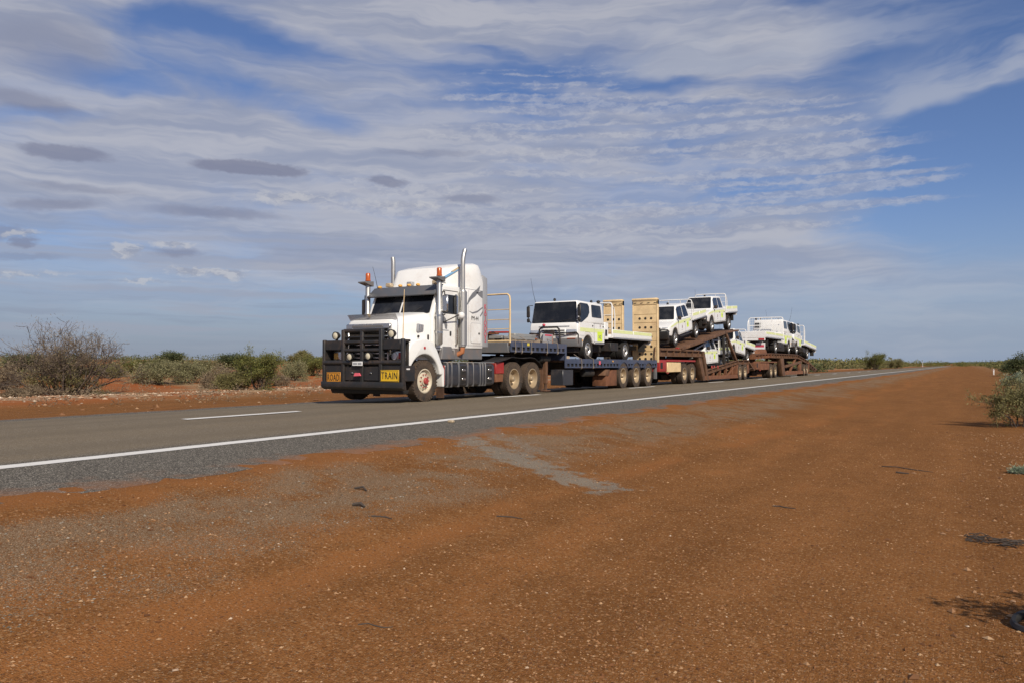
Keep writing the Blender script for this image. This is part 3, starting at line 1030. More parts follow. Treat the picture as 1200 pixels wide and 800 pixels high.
def hole_shade_mesh(n, rad, x, r):
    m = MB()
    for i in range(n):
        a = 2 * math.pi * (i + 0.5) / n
        m.cyl((x, rad * math.cos(a), rad * math.sin(a)), r, 0.012, 'x', 10)  # flat dark disc put on for the shade of a rim hole
    return m.mesh('hand_hole_shade')


def hub_mesh(rad, x, h):
    m = MB()
    m.lathe([(rad, x), (rad, x + h * 0.6), (rad * 0.8, x + h), (0.01, x + h)], (0, 0, 0), 'x', 16)
    return m.mesh('hub')


W = {}
W['tyre'] = tyre_mesh(0.50, 0.26, 0.295)
W['tyre_s'] = tyre_mesh(0.515, 0.29, 0.295)
W['rim_s'] = rim_steer(0.295, 0.29)
W['rim_d'] = rim_dual(0.295, 0.26)
W['nuts_s'] = bolts_mesh(10, 0.165, 0.10)
W['nuts_d'] = bolts_mesh(10, 0.165, -0.07)
W['hole_shade_s'] = hole_shade_mesh(10, 0.215, 0.062, 0.024)
W['hub_s'] = hub_mesh(0.085, 0.14, 0.06)
W['hub_d'] = hub_mesh(0.075, 0.06, 0.06)
W['tyre_u'] = tyre_mesh(0.40, 0.25, 0.225)
W['rim_u'] = rim_steer(0.225, 0.25)
W['hub_u'] = hub_mesh(0.06, 0.12, 0.03)
W['hole_shade_u'] = hole_shade_mesh(8, 0.165, 0.054, 0.022)
for k, m in W.items():
    mm = 'rubber' if k.startswith('tyre') else {'rim_s': 'rim_white', 'rim_d': 'rim_dusty', 'rim_u': 'alloy', 'nuts_s': 'hub_red', 'nuts_d': 'rim_dusty', 'hole_shade_s': 'under_black', 'hole_shade_u': 'under_black', 'hub_s': 'hub_red', 'hub_d': 'rim_dusty', 'hub_u': 'black_plastic'}[k]
    m.materials.append(MATS[mm])
W['tyre_u'].materials[0] = MATS['rubber_clean']


def wl(n, k, e):
    o = link(n, W[k], e)
    if n in ('wheel_nuts', 'hand_hole_shade'):
        o['kind'] = 'stuff'
    return o


def wheel(T, x, y, z, side, kind):
    """side +1: outer face looks to +X."""
    e = T.sub('wheel', at=(x, y, z))
    if side < 0:
        e.rotation_euler = (0, 0, math.pi)
    if kind == 'steer':
        for n, k in (('tyre', 'tyre_s'), ('rim', 'rim_s'), ('hub', 'hub_s'), ('wheel_nuts', 'nuts_s'), ('hand_hole_shade', 'hole_shade_s')):
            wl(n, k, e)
    elif kind == 'dual':
        for n, k in (('tyre', 'tyre'), ('rim', 'rim_d'), ('hub', 'hub_d'), ('wheel_nuts', 'nuts_d')):
            wl(n, k, e)
        link('tyre', W['tyre'], e).location = (-0.31, 0, 0)
    else:
        for n, k in (('tyre', 'tyre_u'), ('rim', 'rim_u'), ('hub', 'hub_u'), ('hand_hole_shade', 'hole_shade_u')):
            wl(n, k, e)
    return e


def axle(T, y, z, hw, kind='dual', w=0.26):
    for sd in (1, -1):
        wheel(T, sd * (hw - w / 2), y, z, sd, kind)
    T.part('axle_beam', MB().cyl((-hw + 0.2, y, z), 0.075, 2 * hw - 0.4, 'x', 10), 'under_black')


def prime_mover():
    Y0 = 14.5
    T = Thing('prime_mover', 'white bonneted prime mover with black bullbar and tall exhaust stacks leading the road train', 'truck', (CX, Y0, 0), (0, Y0, 0))
    off = T.off
    # ---- frame
    for sd in (1, -1):
        T.part('chassis_rail', MB().box(sd * 0.36, sd * 0.46, 14.9, 22.1, 0.62, 0.92, 0.01), 'under_black')
    T.part('engine_block', MB().box(-0.42, 0.42, 14.85, 16.2, 0.45, 1.15, 0.05).box(-0.3, 0.3, 16.2, 18.0, 0.5, 0.95, 0.05), 'under_black')
    T.part('front_axle', MB().cyl((-1.0, 15.53, 0.48), 0.07, 2.0, 'x', 10), 'under_black')
    for sd in (1, -1):
        wheel(T, sd * 1.06, 15.53, 0.515, sd, 'steer')
    for y in (19.93, 21.07):
        axle(T, y, 0.50, 1.235)
    # ---- bonnet
    def sec(y, hb, hm, ht, zs, zt, zb=1.05):
        half = [(hb, zb), (hm, 1.55), (ht + 0.03, zs - 0.10), (ht, zs), (ht - 0.09, zt - 0.03), (ht - 0.2, zt), (ht * 0.35, zt + 0.02)]
        return [(x, y, z) for x, z in half] + [(-x, y, z) for x, z in reversed(half)]
    hood = MB().loft([sec(14.80, .72, .73, .71, 1.90, 2.00), sec(14.86, .75, .77, .75, 1.95, 2.06), sec(15.2, .82, .85, .83, 2.02, 2.13), sec(15.6, .92, .95, .92, 2.10, 2.20), sec(15.97, 1.00, 1.03, 1.00, 2.16, 2.26)])
    hd = T.part('bonnet', hood, 'truck_white', angle=50)
    for sd in (1, -1):
        arch = [(15.53 + 0.66 * math.cos(R(a)), 0.52 + 0.66 * math.sin(R(a))) for a in range(12, 166, 11)]
        out = [(14.86, 0.86), (14.86, 1.22), (14.93, 1.40), (15.12, 1.52), (15.55, 1.58), (15.85, 1.50), (16.05, 1.30), (16.24, 0.98), (16.38, 0.80), (16.38, 0.34), (16.30, 0.34), (16.28, 0.66)]
        T.part('fender', MB().prism(out + arch[0:], sd * 0.62, sd * 1.20, 'x', 0.055, 3), 'truck_white', angle=45)
    # bonnet side louvre and seams
    lv = T.part('side_vent', MB().prism([(15.50, 1.75), (15.72, 1.75), (15.74, 1.93), (15.52, 1.95)], 0.93, 0.995, 'x', 0.012), 'panel_grey')
    for k in range(3):
        T.part('louvre', MB().prism([(15.525 + k * 0.07, 1.775), (15.570 + k * 0.07, 1.775), (15.578 + k * 0.07, 1.915), (15.535 + k * 0.07, 1.92)], 0.995, 1.003, 'x'), 'chrome', lv)
    T.part('side_marker', MB().cyl((1.185, 15.50, 1.34), 0.035, 0.03, 'x', 14), 'red_lens')
    T.part('side_marker', MB().cyl((0.945, 15.56, 1.63), 0.03, 0.03, 'x', 14), 'under_black')
    T.part('side_marker', MB().ball((1.13, 14.92, 1.10), 0.035, 0.05, 0.11), 'lamp_glass')
    # ---- grille
    g = MB()
    g.box(-0.72, 0.72, 14.73, 14.81, 1.80, 1.93, 0.02).box(-0.74, -0.62, 14.73, 14.81, 0.98, 1.80, 0.02).box(0.62, 0.74, 14.73, 14.81, 0.98, 1.80, 0.02)
    gr = T.part('grille', g, 'chrome')
    T.part('grille_mesh', MB().box(-0.62, 0.62, 14.785, 14.80, 0.98, 1.80), 'under_black', gr)
    for k in range(7):
        z = 1.08 + k * 0.105
        T.part('grille_bar', MB().box(-0.62, 0.62, 14.745, 14.775, z, z + 0.030, 0.006), 'chrome', gr)
    T.part('badge_bar', MB().box(-0.5, 0.5, 14.715, 14.732, 1.835, 1.895, 0.006), 'mid_grey', gr)
    dfl = MB()
    xs = [(-0.74, 14.92), (-0.62, 14.84), (-0.25, 14.80), (0.25, 14.80), (0.62, 14.84), (0.78, 14.95)]
    lo = [(x, y, 2.035) for x, y in xs]
    hi = [(x * 1.02, y - 0.10, 2.17) for x, y in xs]
    dfl.loft([lo, hi, [(p[0], p[1] + 0.012, p[2]) for p in hi], [(p[0], p[1] + 0.012, p[2]) for p in lo]], caps=False, closed=False)
    T.part('insect_deflector', dfl, 'clear_plastic')
    T.part('hood_ornament', MB().ball((0, 14.80, 2.13), 0.025, 0.05, 0.045).ball((0, 14.76, 2.17), 0.02, 0.025, 0.025), 'beige_paint')
    # ---- headlights behind the bullbar wings
    for sd in (1, -1):
        h = T.part('headlight', MB().box(sd * 0.74, sd * 1.16, 14.74, 14.90, 0.98, 1.30, 0.04), 'chrome')
        T.part('lens', MB().cyl((sd * 0.86, 14.725, 1.13), 0.085, 0.03, 'y', 18), 'lamp_glass', h)
        T.part('indicator_lens', MB().box(sd * 0.98, sd * 1.12, 14.725, 14.75, 1.06, 1.22, 0.012), 'amber_lens' if sd < 0 else 'red_lens', h)
        T.part('wing_gap_backing', MB().box(sd * 0.66, sd * 1.21, 14.80, 14.87, 0.86, 1.50, 0.01), 'under_black')  # added dark panel, keeps sky out of the gap around the headlight
    # ---- bullbar
    bb = T.sub('bullbar')
    def bar(name, mb, m='black_steel'):
        return T.part(name, mb, m, bb)
    yb = 14.55
    for sd in (1, -1):
        bar('outer_post', MB().box(sd * 1.22, sd * 1.315, yb - .05, yb + .06, 0.33, 1.545, 0.03))
        bar('inner_post', MB().box(sd * 0.555, sd * 0.665, yb - .06, yb + .06, 0.33, 1.79, 0.03))
        bar('wing_panel', MB().box(sd * 0.665, sd * 1.22, yb - .03, yb + .05, 1.28, 1.53, 0.02))
        bar('wing_shelf', MB().box(sd * 0.74, sd * 1.27, yb + .05, yb + .30, 1.47, 1.53, 0.01))
        bar('lower_panel', MB().box(sd * 0.665, sd * 1.22, yb - .02, yb + .03, 0.48, 0.92, 0.01))
        bar('centre_panel', MB().box(sd * 0.06, sd * 0.555, yb - .015, yb + .03, 0.53, 0.88, 0.012))
        bar('tow_shackle', MB().ball((sd * 0.30, yb - 0.035, 0.72), 0.035, 0.02, 0.018), 'chrome')
        bar('side_return', MB().box(sd * 1.225, sd * 1.275, yb + .06, 15.02, 0.52, 0.90, 0.012))
        bar('reflector', MB().box(sd * 1.276, sd * 1.284, 14.68, 14.80, 0.80, 0.835), 'sign_white')
    bar('wing_gap_blind', MB().box(-1.245, -1.225, yb + .05, 14.92, 0.90, 1.50, .004))  # added plate, blocks the sky so the far wing gap stays dark
    bar('centre_post', MB().box(-.055, .055, yb - .05, yb + .05, 0.34, 1.79, 0.03))
    for z, r in ((1.755, .052), (1.60, .03), (1.475, .052), (1.275, .052)):
        bar('rail', MB().tube([(-.60, yb, z), (.60, yb, z)], r, 12))
    bar('cross_rail', MB().tube([(-1.26, yb - .01, 0.975), (1.26, yb - .01, 0.975)], .062, 12))
    bar('bumper_beam', MB().prism([(yb - .09, .36), (yb - .09, .50), (yb + .06, .52), (yb + .10, .30), (yb + .02, .30)], -1.31, 1.31, 'x', .015))
    bar('lower_valance', MB().prism([(14.60, .30), (15.0, .30), (14.95, .20), (14.66, .20)], -1.12, 1.12, 'x', .02), 'under_black')
    bar('red_strap', MB().hexa([(-.20, yb - .10, .64), (.02, yb - .10, .65), (.02, yb - .06, .65), (-.20, yb - .06, .64), (-.17, yb - .09, .72), (-.04, yb - .09, .72), (-.04, yb - .05, .72), (-.17, yb - .05, .72)]), 'pink_cloth')
    for x, z, r in ((-.33, 1.12, .092), (.27, 1.135, .092), (-.88, 1.645, .100), (.93, 1.665, .100)):
        y = yb - 0.10 if abs(x) < .5 else yb - 0.02
        s = T.part('spotlight', MB().lathe([(r * .55, .13), (r * .95, .06), (r, 0.0), (r, -.02), (r * .90, -.02), (r * .88, 0.0), (0.01, 0.0)], (x, y, z), 'y', 22), 'black_plastic', bb)
        T.part('spotlight_lens', MB().lathe([(r * .87, -.004), (r * .5, -.022), (.004, -.028)], (x, y, z), 'y', 22), 'lens_cream', bb)
        T.part('spotlight_bracket', MB().box(x - .02, x + .02, y + .02, y + .08, z - r - .10, z - r * .5), 'black_steel', bb)
    plate = T.part('number_plate', MB().box(-.245, .085, yb - .10, yb - .085, .895, 1.00, .006), 'sign_white', bb)
    T.part('plate_characters', MB().box(-.215, -.085, yb - .104, yb - .10, .925, .972).box(-.06, .06, yb - .104, yb - .10, .925, .972), 'panel_grey', bb)
    for txt, x0, x1, z0, z1, m in (('ROAD', -1.135, -.655, .455, .735, 'sign_orange'), ('TRAIN', .635, 1.205, .51, .795, 'sign_yellow')):
        lab = 'dull orange plate lettered ROAD' if txt == 'ROAD' else 'bright yellow plate lettered TRAIN'
        p = T.part('sign_plate', MB().box(x0, x1, yb - .075, yb - .06, z0, z1, .01), m, bb, lab)
        T.part('sign_border', MB().box(x0 + .012, x1 - .012, yb - .0775, yb - .075, z0 + .012, z0 + .022).box(x0 + .012, x1 - .012, yb - .0775, yb - .075, z1 - .022, z1 - .012).box(x0 + .012, x0 + .022, yb - .0775, yb - .075, z0 + .022, z1 - .022).box(x1 - .022, x1 - .012, yb - .0775, yb - .075, z0 + .022, z1 - .022), 'letter_black', bb)
        lettering(txt, .24, ((x0 + x1) / 2, yb - .078, (z0 + z1) / 2), FRONT, 'letter_black', bb, off, 0.66 if txt == 'TRAIN' else 0.56, spacing=1.12)
    T.part('marker_wand', MB().tube([(1.27, yb, 1.5), (1.275, yb + .01, 2.2), (1.28, yb + .03, 2.72)], [.012, .010, .008], 6), 'beige_paint')
    # ---- cab
    cab = MB().prism([(15.98, 1.28), (15.98, 2.20), (16.30, 2.92), (16.45, 3.00), (17.36, 3.02), (17.36, 1.28)], -1.09, 1.09, 'x', 0.06, 3)
    T.part('cab', cab, 'truck_white', angle=45)
    ws = [(-1.02, 15.978, 2.20), (1.02, 15.978, 2.20), (1.00, 16.295, 2.915), (-1.00, 16.295, 2.915)]
    for u0, u1 in ((0.02, 0.485), (0.515, 0.98)):
        T.part('windscreen', MB().panel(ws, RU(u0, u1, 0.06, 0.94, 0.03), 0.010), 'dark_glass')
    wp = MB()
    for u in (0.20, 0.70):
        a = Vector((-1.02 + 2.04 * u, 15.95, 2.25))
        wp.tube([a, a + Vector((0.30, 0.06, 0.16))], .009, 5)
    T.part('wiper', wp, 'black_plastic')
    T.part('sun_visor', MB().prism([(15.99, 2.74), (16.31, 3.00), (16.40, 3.02), (16.40, 2.99), (16.32, 2.95), (16.02, 2.71)], -1.13, 1.13, 'x', .006), 'visor_grey')
    for k, x in enumerate((-.62, -.30, 0.0, .30, .95)):
        if k in (0,):
            continue
        T.part('roof_marker_light', MB().ball((x, 16.40, 3.045), .055, .07, .042), 'amber_lens')
    for x, m in ((-.78, 'decal_tan'), (-.05, 'panel_grey'), (.80, 'decal_tan')):
        T.part('roof_lamp', MB().box(x - .09, x + .09, 16.45, 16.60, 3.04, 3.15, .02), m)
    T.part('roof_marker_light', MB().ball((-.98, 16.36, 3.03), .06, .07, .045), 'amber_lens')
    T.part('roof_horn', MB().lathe([(.015, .35), (.025, .1), (.06, 0.0), (.055, -.01), (.01, -.01)], (.98, 16.36, 3.08), 'y', 12), 'chrome')
    # door on the near and far side
    for sd in (1, -1):
        q = [(sd * 1.091, 16.10, 1.34), (sd * 1.091, 17.12, 1.34), (sd * 1.091, 17.12, 2.92), (sd * 1.091, 16.10, 2.92)]
        if sd < 0:
            q = [q[1], q[0], q[3], q[2]]
        T.part('door_seal', MB().panel([(a, b, c) for a, b, c in q], [(0.0, 0.0), (1.0, 0.0), (1.0, 0.975), (0.35, 0.975), (0.0, 0.57)] if sd > 0 else [(0.0, 0.0), (1.0, 0.0), (1.0, 0.57), (0.65, 0.975), (0.0, 0.975)], .004), 'black_plastic')
        d = T.part('door', MB().panel(q, [(0.02, 0.01), (0.98, 0.01), (0.98, 0.96), (0.36, 0.96), (0.02, 0.56)] if sd > 0 else [(0.02, 0.01), (0.98, 0.01), (0.98, 0.56), (0.64, 0.96), (0.02, 0.96)], .012), 'truck_white')
        q2 = [(sd * 1.103, y, z) for _, y, z in q]
        T.part('door_window', MB().panel(q2, [(0.10, 0.58), (0.94, 0.58), (0.94, 0.90), (0.40, 0.90), (0.10, 0.62)] if sd > 0 else [(0.06, 0.58), (0.90, 0.58), (0.90, 0.62), (0.60, 0.90), (0.06, 0.90)], .006), 'dark_glass', d)
        T.part('door_handle', MB().box(sd * 1.105, sd * 1.13, 16.72, 16.78, 1.68, 1.80, .008), 'black_plastic', d)
        if sd > 0:
            T.part('door_emblem', MB().prism([(16.30, 2.18), (16.42, 2.22), (16.55, 2.12), (16.62, 1.95), (16.60, 1.84), (16.52, 1.86), (16.47, 2.00), (16.36, 2.06)], 1.1035, 1.1065, 'x'), 'decal_grey', d)
            T.part('door_script', MB().box(1.1035, 1.1065, 16.34, 16.68, 1.805, 1.83), 'panel_grey', d)
    # ---- sleeper and roof fairing
    T.part('sleeper', MB().prism([(17.36, 1.36), (17.36, 3.02), (18.34, 3.02), (18.34, 1.36)], -1.12, 1.12, 'x', .04, 2), 'truck_white')
    def fs(y, w, zt, z0=2.99):
        half = [(w, z0), (w + .005, z0 + (zt - z0) * .5), (w - .01, zt - min(.16, (zt - z0) * .4)), (w - .05, zt - .05), (w - .13, zt - .01), (w * .4, zt + .01)]
        return [(x, y, z) for x, z in half] + [(-x, y, z) for x, z in reversed(half)]
    T.part('roof_fairing', MB().loft([fs(16.56, .72, 3.02), fs(16.68, .76, 3.30), fs(16.80, .80, 3.52), fs(17.05, .90, 3.58), fs(17.3, .99, 3.635), fs(17.6, 1.09, 3.70), fs(18.0, 1.115, 3.76), fs(18.16, 1.115, 3.75), fs(18.28, 1.11, 3.63), fs(18.36, 1.10, 3.46)]), 'truck_white', angle=34)
    hatch = T.part('locker_hatch', MB().panel([(1.121, 17.72, 1.52), (1.121, 18.22, 1.52), (1.121, 18.22, 2.06), (1.121, 17.72, 2.06)], RU(0, 1, 0, 1, .1), .006), 'truck_white')
    T.part('hatch_seal', MB().panel([(1.1205, 17.71, 1.51), (1.1205, 18.23, 1.51), (1.1205, 18.23, 2.07), (1.1205, 17.71, 2.07)], RU(0, 1, 0, 1, .1), .003), 'panel_grey')
    T.part('hatch_lock', MB().cyl((1.126, 18.12, 1.78), .03, .015, 'x', 10), 'black_plastic', hatch)
    for nm, pts, m in (('swoosh_decal', [(17.50, 2.52), (17.60, 2.72), (17.80, 2.90), (18.02, 3.02), (18.20, 3.14), (18.14, 2.98), (17.95, 2.82), (17.72, 2.70), (17.58, 2.58)], 'decal_grey'),
                       ('swoosh_decal', [(17.98, 2.92), (18.32, 3.00), (18.32, 2.78), (18.20, 2.82)], 'decal_grey'),
                       ('swoosh_decal', [(17.60, 2.39), (17.80, 2.36), (18.05, 2.42), (18.33, 2.55), (18.33, 2.51), (18.05, 2.37), (17.80, 2.32)], 'decal_grey'),
                       ('swoosh_decal', [(18.18, 2.28), (18.33, 2.44), (18.33, 2.37), (18.22, 2.26)], 'decal_grey')):
        T.part(nm, MB().prism([(a, b) for a, b in pts], 1.1205, 1.1235, 'x'), m)
    lettering('PM-44', .17, (1.1215, 17.92, 2.19), NEAR, 'letter_black', T.root, off, .85)
    # fairing decals lie on its sloping cheek
    T.part('swoosh_decal', MB().panel([(.78, 16.62, 3.10), (1.03, 17.35, 3.20), (.96, 17.35, 3.62), (.72, 16.70, 3.42)], [(.05, .22), (.25, .42), (.62, .66), (.98, .82), (.95, .70), (.6, .48), (.3, .28)], .045), 'decal_blue')
    T.part('swoosh_decal', MB().panel([(.78, 16.62, 3.10), (1.03, 17.35, 3.20), (.96, 17.35, 3.62), (.72, 16.70, 3.42)], [(.60, .72), (.98, .92), (1.0, .78), (.66, .62)], .05), 'decal_tan')
    for y in (17.37, 17.60):
        T.part('panel_seam', MB().box(1.1205, 1.1225, y, y + .010, 1.42, 2.96), 'panel_grey')
    T.part('panel_seam', MB().box(1.1205, 1.1225, 17.40, 18.32, 2.985, 2.997), 'panel_grey')
    T.part('panel_seam', MB().box(1.1205, 1.1225, 17.40, 18.32, 1.44, 1.452), 'panel_grey')
    T.part('bonnet_latch', MB().box(1.01, 1.045, 15.86, 15.90, 1.55, 1.68, .006), 'black_plastic')
    # ---- grey side extender with red stacked letters
    ext = T.part('side_extender', MB().prism([(18.37, 1.42), (18.37, 3.46), (18.62, 3.38), (18.66, 1.42)], 1.04, 1.09, 'x', .01), 'panel_grey')
    T.part('side_extender', MB().prism([(18.37, 1.42), (18.37, 3.46), (18.62, 3.38), (18.66, 1.42)], -1.09, -1.04, 'x', .01), 'panel_grey')
    for k, ch in enumerate('KATOOOS'):
        lettering(ch, .22, (1.094, 18.51, 2.55 - k * .155), NEAR, 'letter_red', ext, off, .9)
    # ---- exhaust stacks, air cleaners with beacons, mirrors
    for sd in (1, -1):
        x = sd * 1.20
        tip = [(x, 17.205, 3.72), (x, 17.23, 3.86), (x, 17.30, 4.03)] if sd > 0 else [(x, 17.2, 3.72), (x, 17.2, 3.85), (x - .02, 17.2, 3.98)]
        ex = T.part('exhaust_stack', MB().tube([(x, 17.20, 2.85), (x, 17.20, 3.56)] + tip, [.062, .062, .062, .062, .060], 18, caps=True), 'steel_pipe')
        T.part('muffler', MB().lathe([(.07, 0), (.098, .03), (.098, 1.50), (.065, 1.56)], (x, 17.20, 1.38), 'z', 22), 'steel_pipe', ex)
        T.part('heat_shield', MB().loft([[(x + sd * .118 * math.sin(R(a)), 17.20 - .118 * math.cos(R(a)) , z) for a in range(20, 165, 16)] for z in (1.45, 2.88)], caps=False, closed=False), 'steel_pipe', ex)
        T.part('stack_elbow', MB().tube([(x, 17.20, 1.40), (x, 17.18, 1.26), (sd * 1.0, 17.10, 1.16), (sd * .6, 16.9, 1.10)], .07, 10), 'orange_rust', ex)
        T.part('grab_rail', MB().tube([(sd * 1.14, 16.98, 1.45), (sd * 1.17, 16.98, 1.5), (sd * 1.17, 16.98, 2.72), (sd * 1.12, 16.98, 2.78)], .028, 8), 'chrome')
        ax = sd * 1.20
        ac = T.part('air_cleaner', MB().lathe([(.06, 0), (.092, .05), (.092, .85), (.080, .90), (.072, .92), (.066, 1.72), (.06, 1.76)], (ax, 16.12, 1.42), 'z', 20), 'steel_pipe')
        T.part('cleaner_band', MB().lathe([(.098, 0), (.098, .05)], (ax, 16.12, 1.72), 'z', 20).lathe([(.098, 0), (.098, .05)], (ax, 16.12, 2.15), 'z', 20), 'chrome', ac)
        T.part('cleaner_bracket', MB().box(sd * 1.0, sd * 1.16, 16.06, 16.18, 1.75, 1.80).box(sd * 1.0, sd * 1.16, 16.06, 16.18, 2.10, 2.15), 'mid_grey', ac)
        T.part('beacon_bracket', MB().hexa([(ax - .13, 15.86, 3.13), (ax + .13, 15.86, 3.13), (ax + .12, 16.22, 3.05), (ax - .12, 16.22, 3.05), (ax - .13, 15.86, 3.16), (ax + .13, 15.86, 3.16), (ax + .12, 16.22, 3.19), (ax - .12, 16.22, 3.19)]), 'mid_grey', ac)
        T.part('beacon', MB().lathe([(.075, 0), (.075, .03), (.066, .04), (.066, .19), (.05, .215), (.01, .22)], (ax, 16.12, 3.20), 'z', 18), 'amber', ac)
        mr = T.part('mirror_frame', MB().tube([(sd * 1.10, 16.28, 2.78), (sd * 1.34, 16.16, 2.80), (sd * 1.36, 16.15, 2.2), (sd * 1.10, 16.24, 2.15)], .016, 6), 'black_plastic')
        T.part('mirror_head', MB().box(sd * 1.25, sd * 1.45, 16.135, 16.195, 2.27, 2.70, .025), 'black_plastic' if sd < 0 else 'chrome', mr)
    T.part('spot_mirror', MB().ball((1.30, 16.98, 2.22), .10, .10, .10), 'sign_white')
    T.part('spot_mirror_arm', MB().tube([(1.12, 16.42, 2.02), (1.28, 16.86, 2.22), (1.30, 16.92, 2.24)], .016, 6), 'black_plastic')
    T.part('aerial', MB().tube([(-1.12, 16.45, 2.95), (-1.17, 16.40, 3.3), (-1.24, 16.36, 3.62)], [.010, .006, .004], 5), 'black_plastic')
    # ---- steps, tanks
    for sd in (1, -1):
        T.part('step_box', MB().hexa([(sd * .70, 16.28, 1.06), (sd * 1.16, 16.28, 1.06), (sd * 1.16, 16.92, 1.06), (sd * .70, 16.92, 1.06), (sd * .70, 16.40, 1.40), (sd * 1.12, 16.40, 1.40), (sd * 1.12, 16.80, 1.40), (sd * .70, 16.80, 1.40)], .02), 'mid_grey')
        T.part('cab_plinth', MB().box(sd * .60, sd * 1.10, 16.95, 18.34, 1.06, 1.36, .02), 'mid_grey')
        tk = T.part('fuel_tank', MB().box(sd * .52, sd * 1.19, 16.42, 18.92, .335, .965, .11), 'tank_dark')
        for y in (16.52, 16.70, 17.03, 17.46, 17.74, 18.08, 18.22, 18.36):
            T.part('tank_strap', MB().box(sd * .50, sd * 1.20, y, y + .028, .327, .973, .10), 'mid_grey', tk)
        for y in (17.10, 18.42):
            fr = T.part('step_recess', MB().box(sd * 1.12, sd * 1.20, y, y + .30, .42, .90, .03), 'under_black', tk)
            for z in (.50, .74):
                T.part('step_tread', MB().box(sd * 1.15, sd * 1.225, y + .06, y + .24, z, z + .07, .01), 'chrome', tk)
        T.part('tank_top_step', MB().box(sd * .62, sd * 1.16, 16.5, 18.9, .968, .992, .004), 'galv', tk)
        T.part('red_bracket', MB().box(sd * 1.0, sd * 1.17, 16.395, 16.42, .40, .90, .004), 'red_paint')
        T.part('front_mudflap', MB().box(sd * .95, sd * 1.19, 16.34, 16.36, .06, .33), 'rust_dark')
        T.part('locker', MB().box(sd * .52, sd * 1.17, 18.96, 19.42, .66, 1.00, .012), 'red_paint')
        T.part('locker_base', MB().box(sd * .52, sd * 1.15, 18.97, 19.40, .42, .655, .012), 'rust_red')
        gd = MB()
        prof = [(18.95, 1.00), (19.45, 1.08), (19.75, 1.15), (20.05, 1.14), (20.5, 1.12), (20.9, 1.15), (21.2, 1.13), (21.55, .98), (21.72, .82)]
        gd.loft([[(sd * .62, y, z) for y, z in prof], [(sd * 1.235, y, z) for y, z in prof], [(sd * 1.235, y, z - .015) for y, z in prof], [(sd * .62, y, z - .015) for y, z in prof]], caps=False, closed=False)
        T.part('drive_mudguard', gd, 'black_plastic')
        T.part('mudflap', MB().box(sd * .62, sd * 1.22, 21.74, 21.765, .12, .84), 'rust')
    T.part('deck_plate', MB().box(-.62, .62, 18.4, 19.3, .93, .98, .01), 'galv')
    T.part('fifth_wheel', MB().prism([(20.0, 1.02), (20.0, 1.12), (20.3, 1.20), (21.0, 1.20), (21.5, 1.06), (21.5, 1.0)], -.48, .48, 'x', .01), 'under_black')
    return T


prime_mover()


# ------------------------------------------------------------------ carried vehicles (front axle at y = 0, nose to -Y)
def quad_side(hw_b, hw_t, y0, y1, z0, z1, sd, yt0=None, yt1=None):
    yt0 = y0 if yt0 is None else yt0
    yt1 = y1 if yt1 is None else yt1
    q = [(sd * hw_b, y0, z0), (sd * hw_b, y1, z0), (sd * hw_t, yt1, z1), (sd * hw_t, yt0, z1)]
    return q if sd > 0 else [q[1], q[0], q[3], q[2]]


def flip(poly, sd):
    return poly if sd > 0 else [(1 - u, v) for u, v in reversed(poly)]


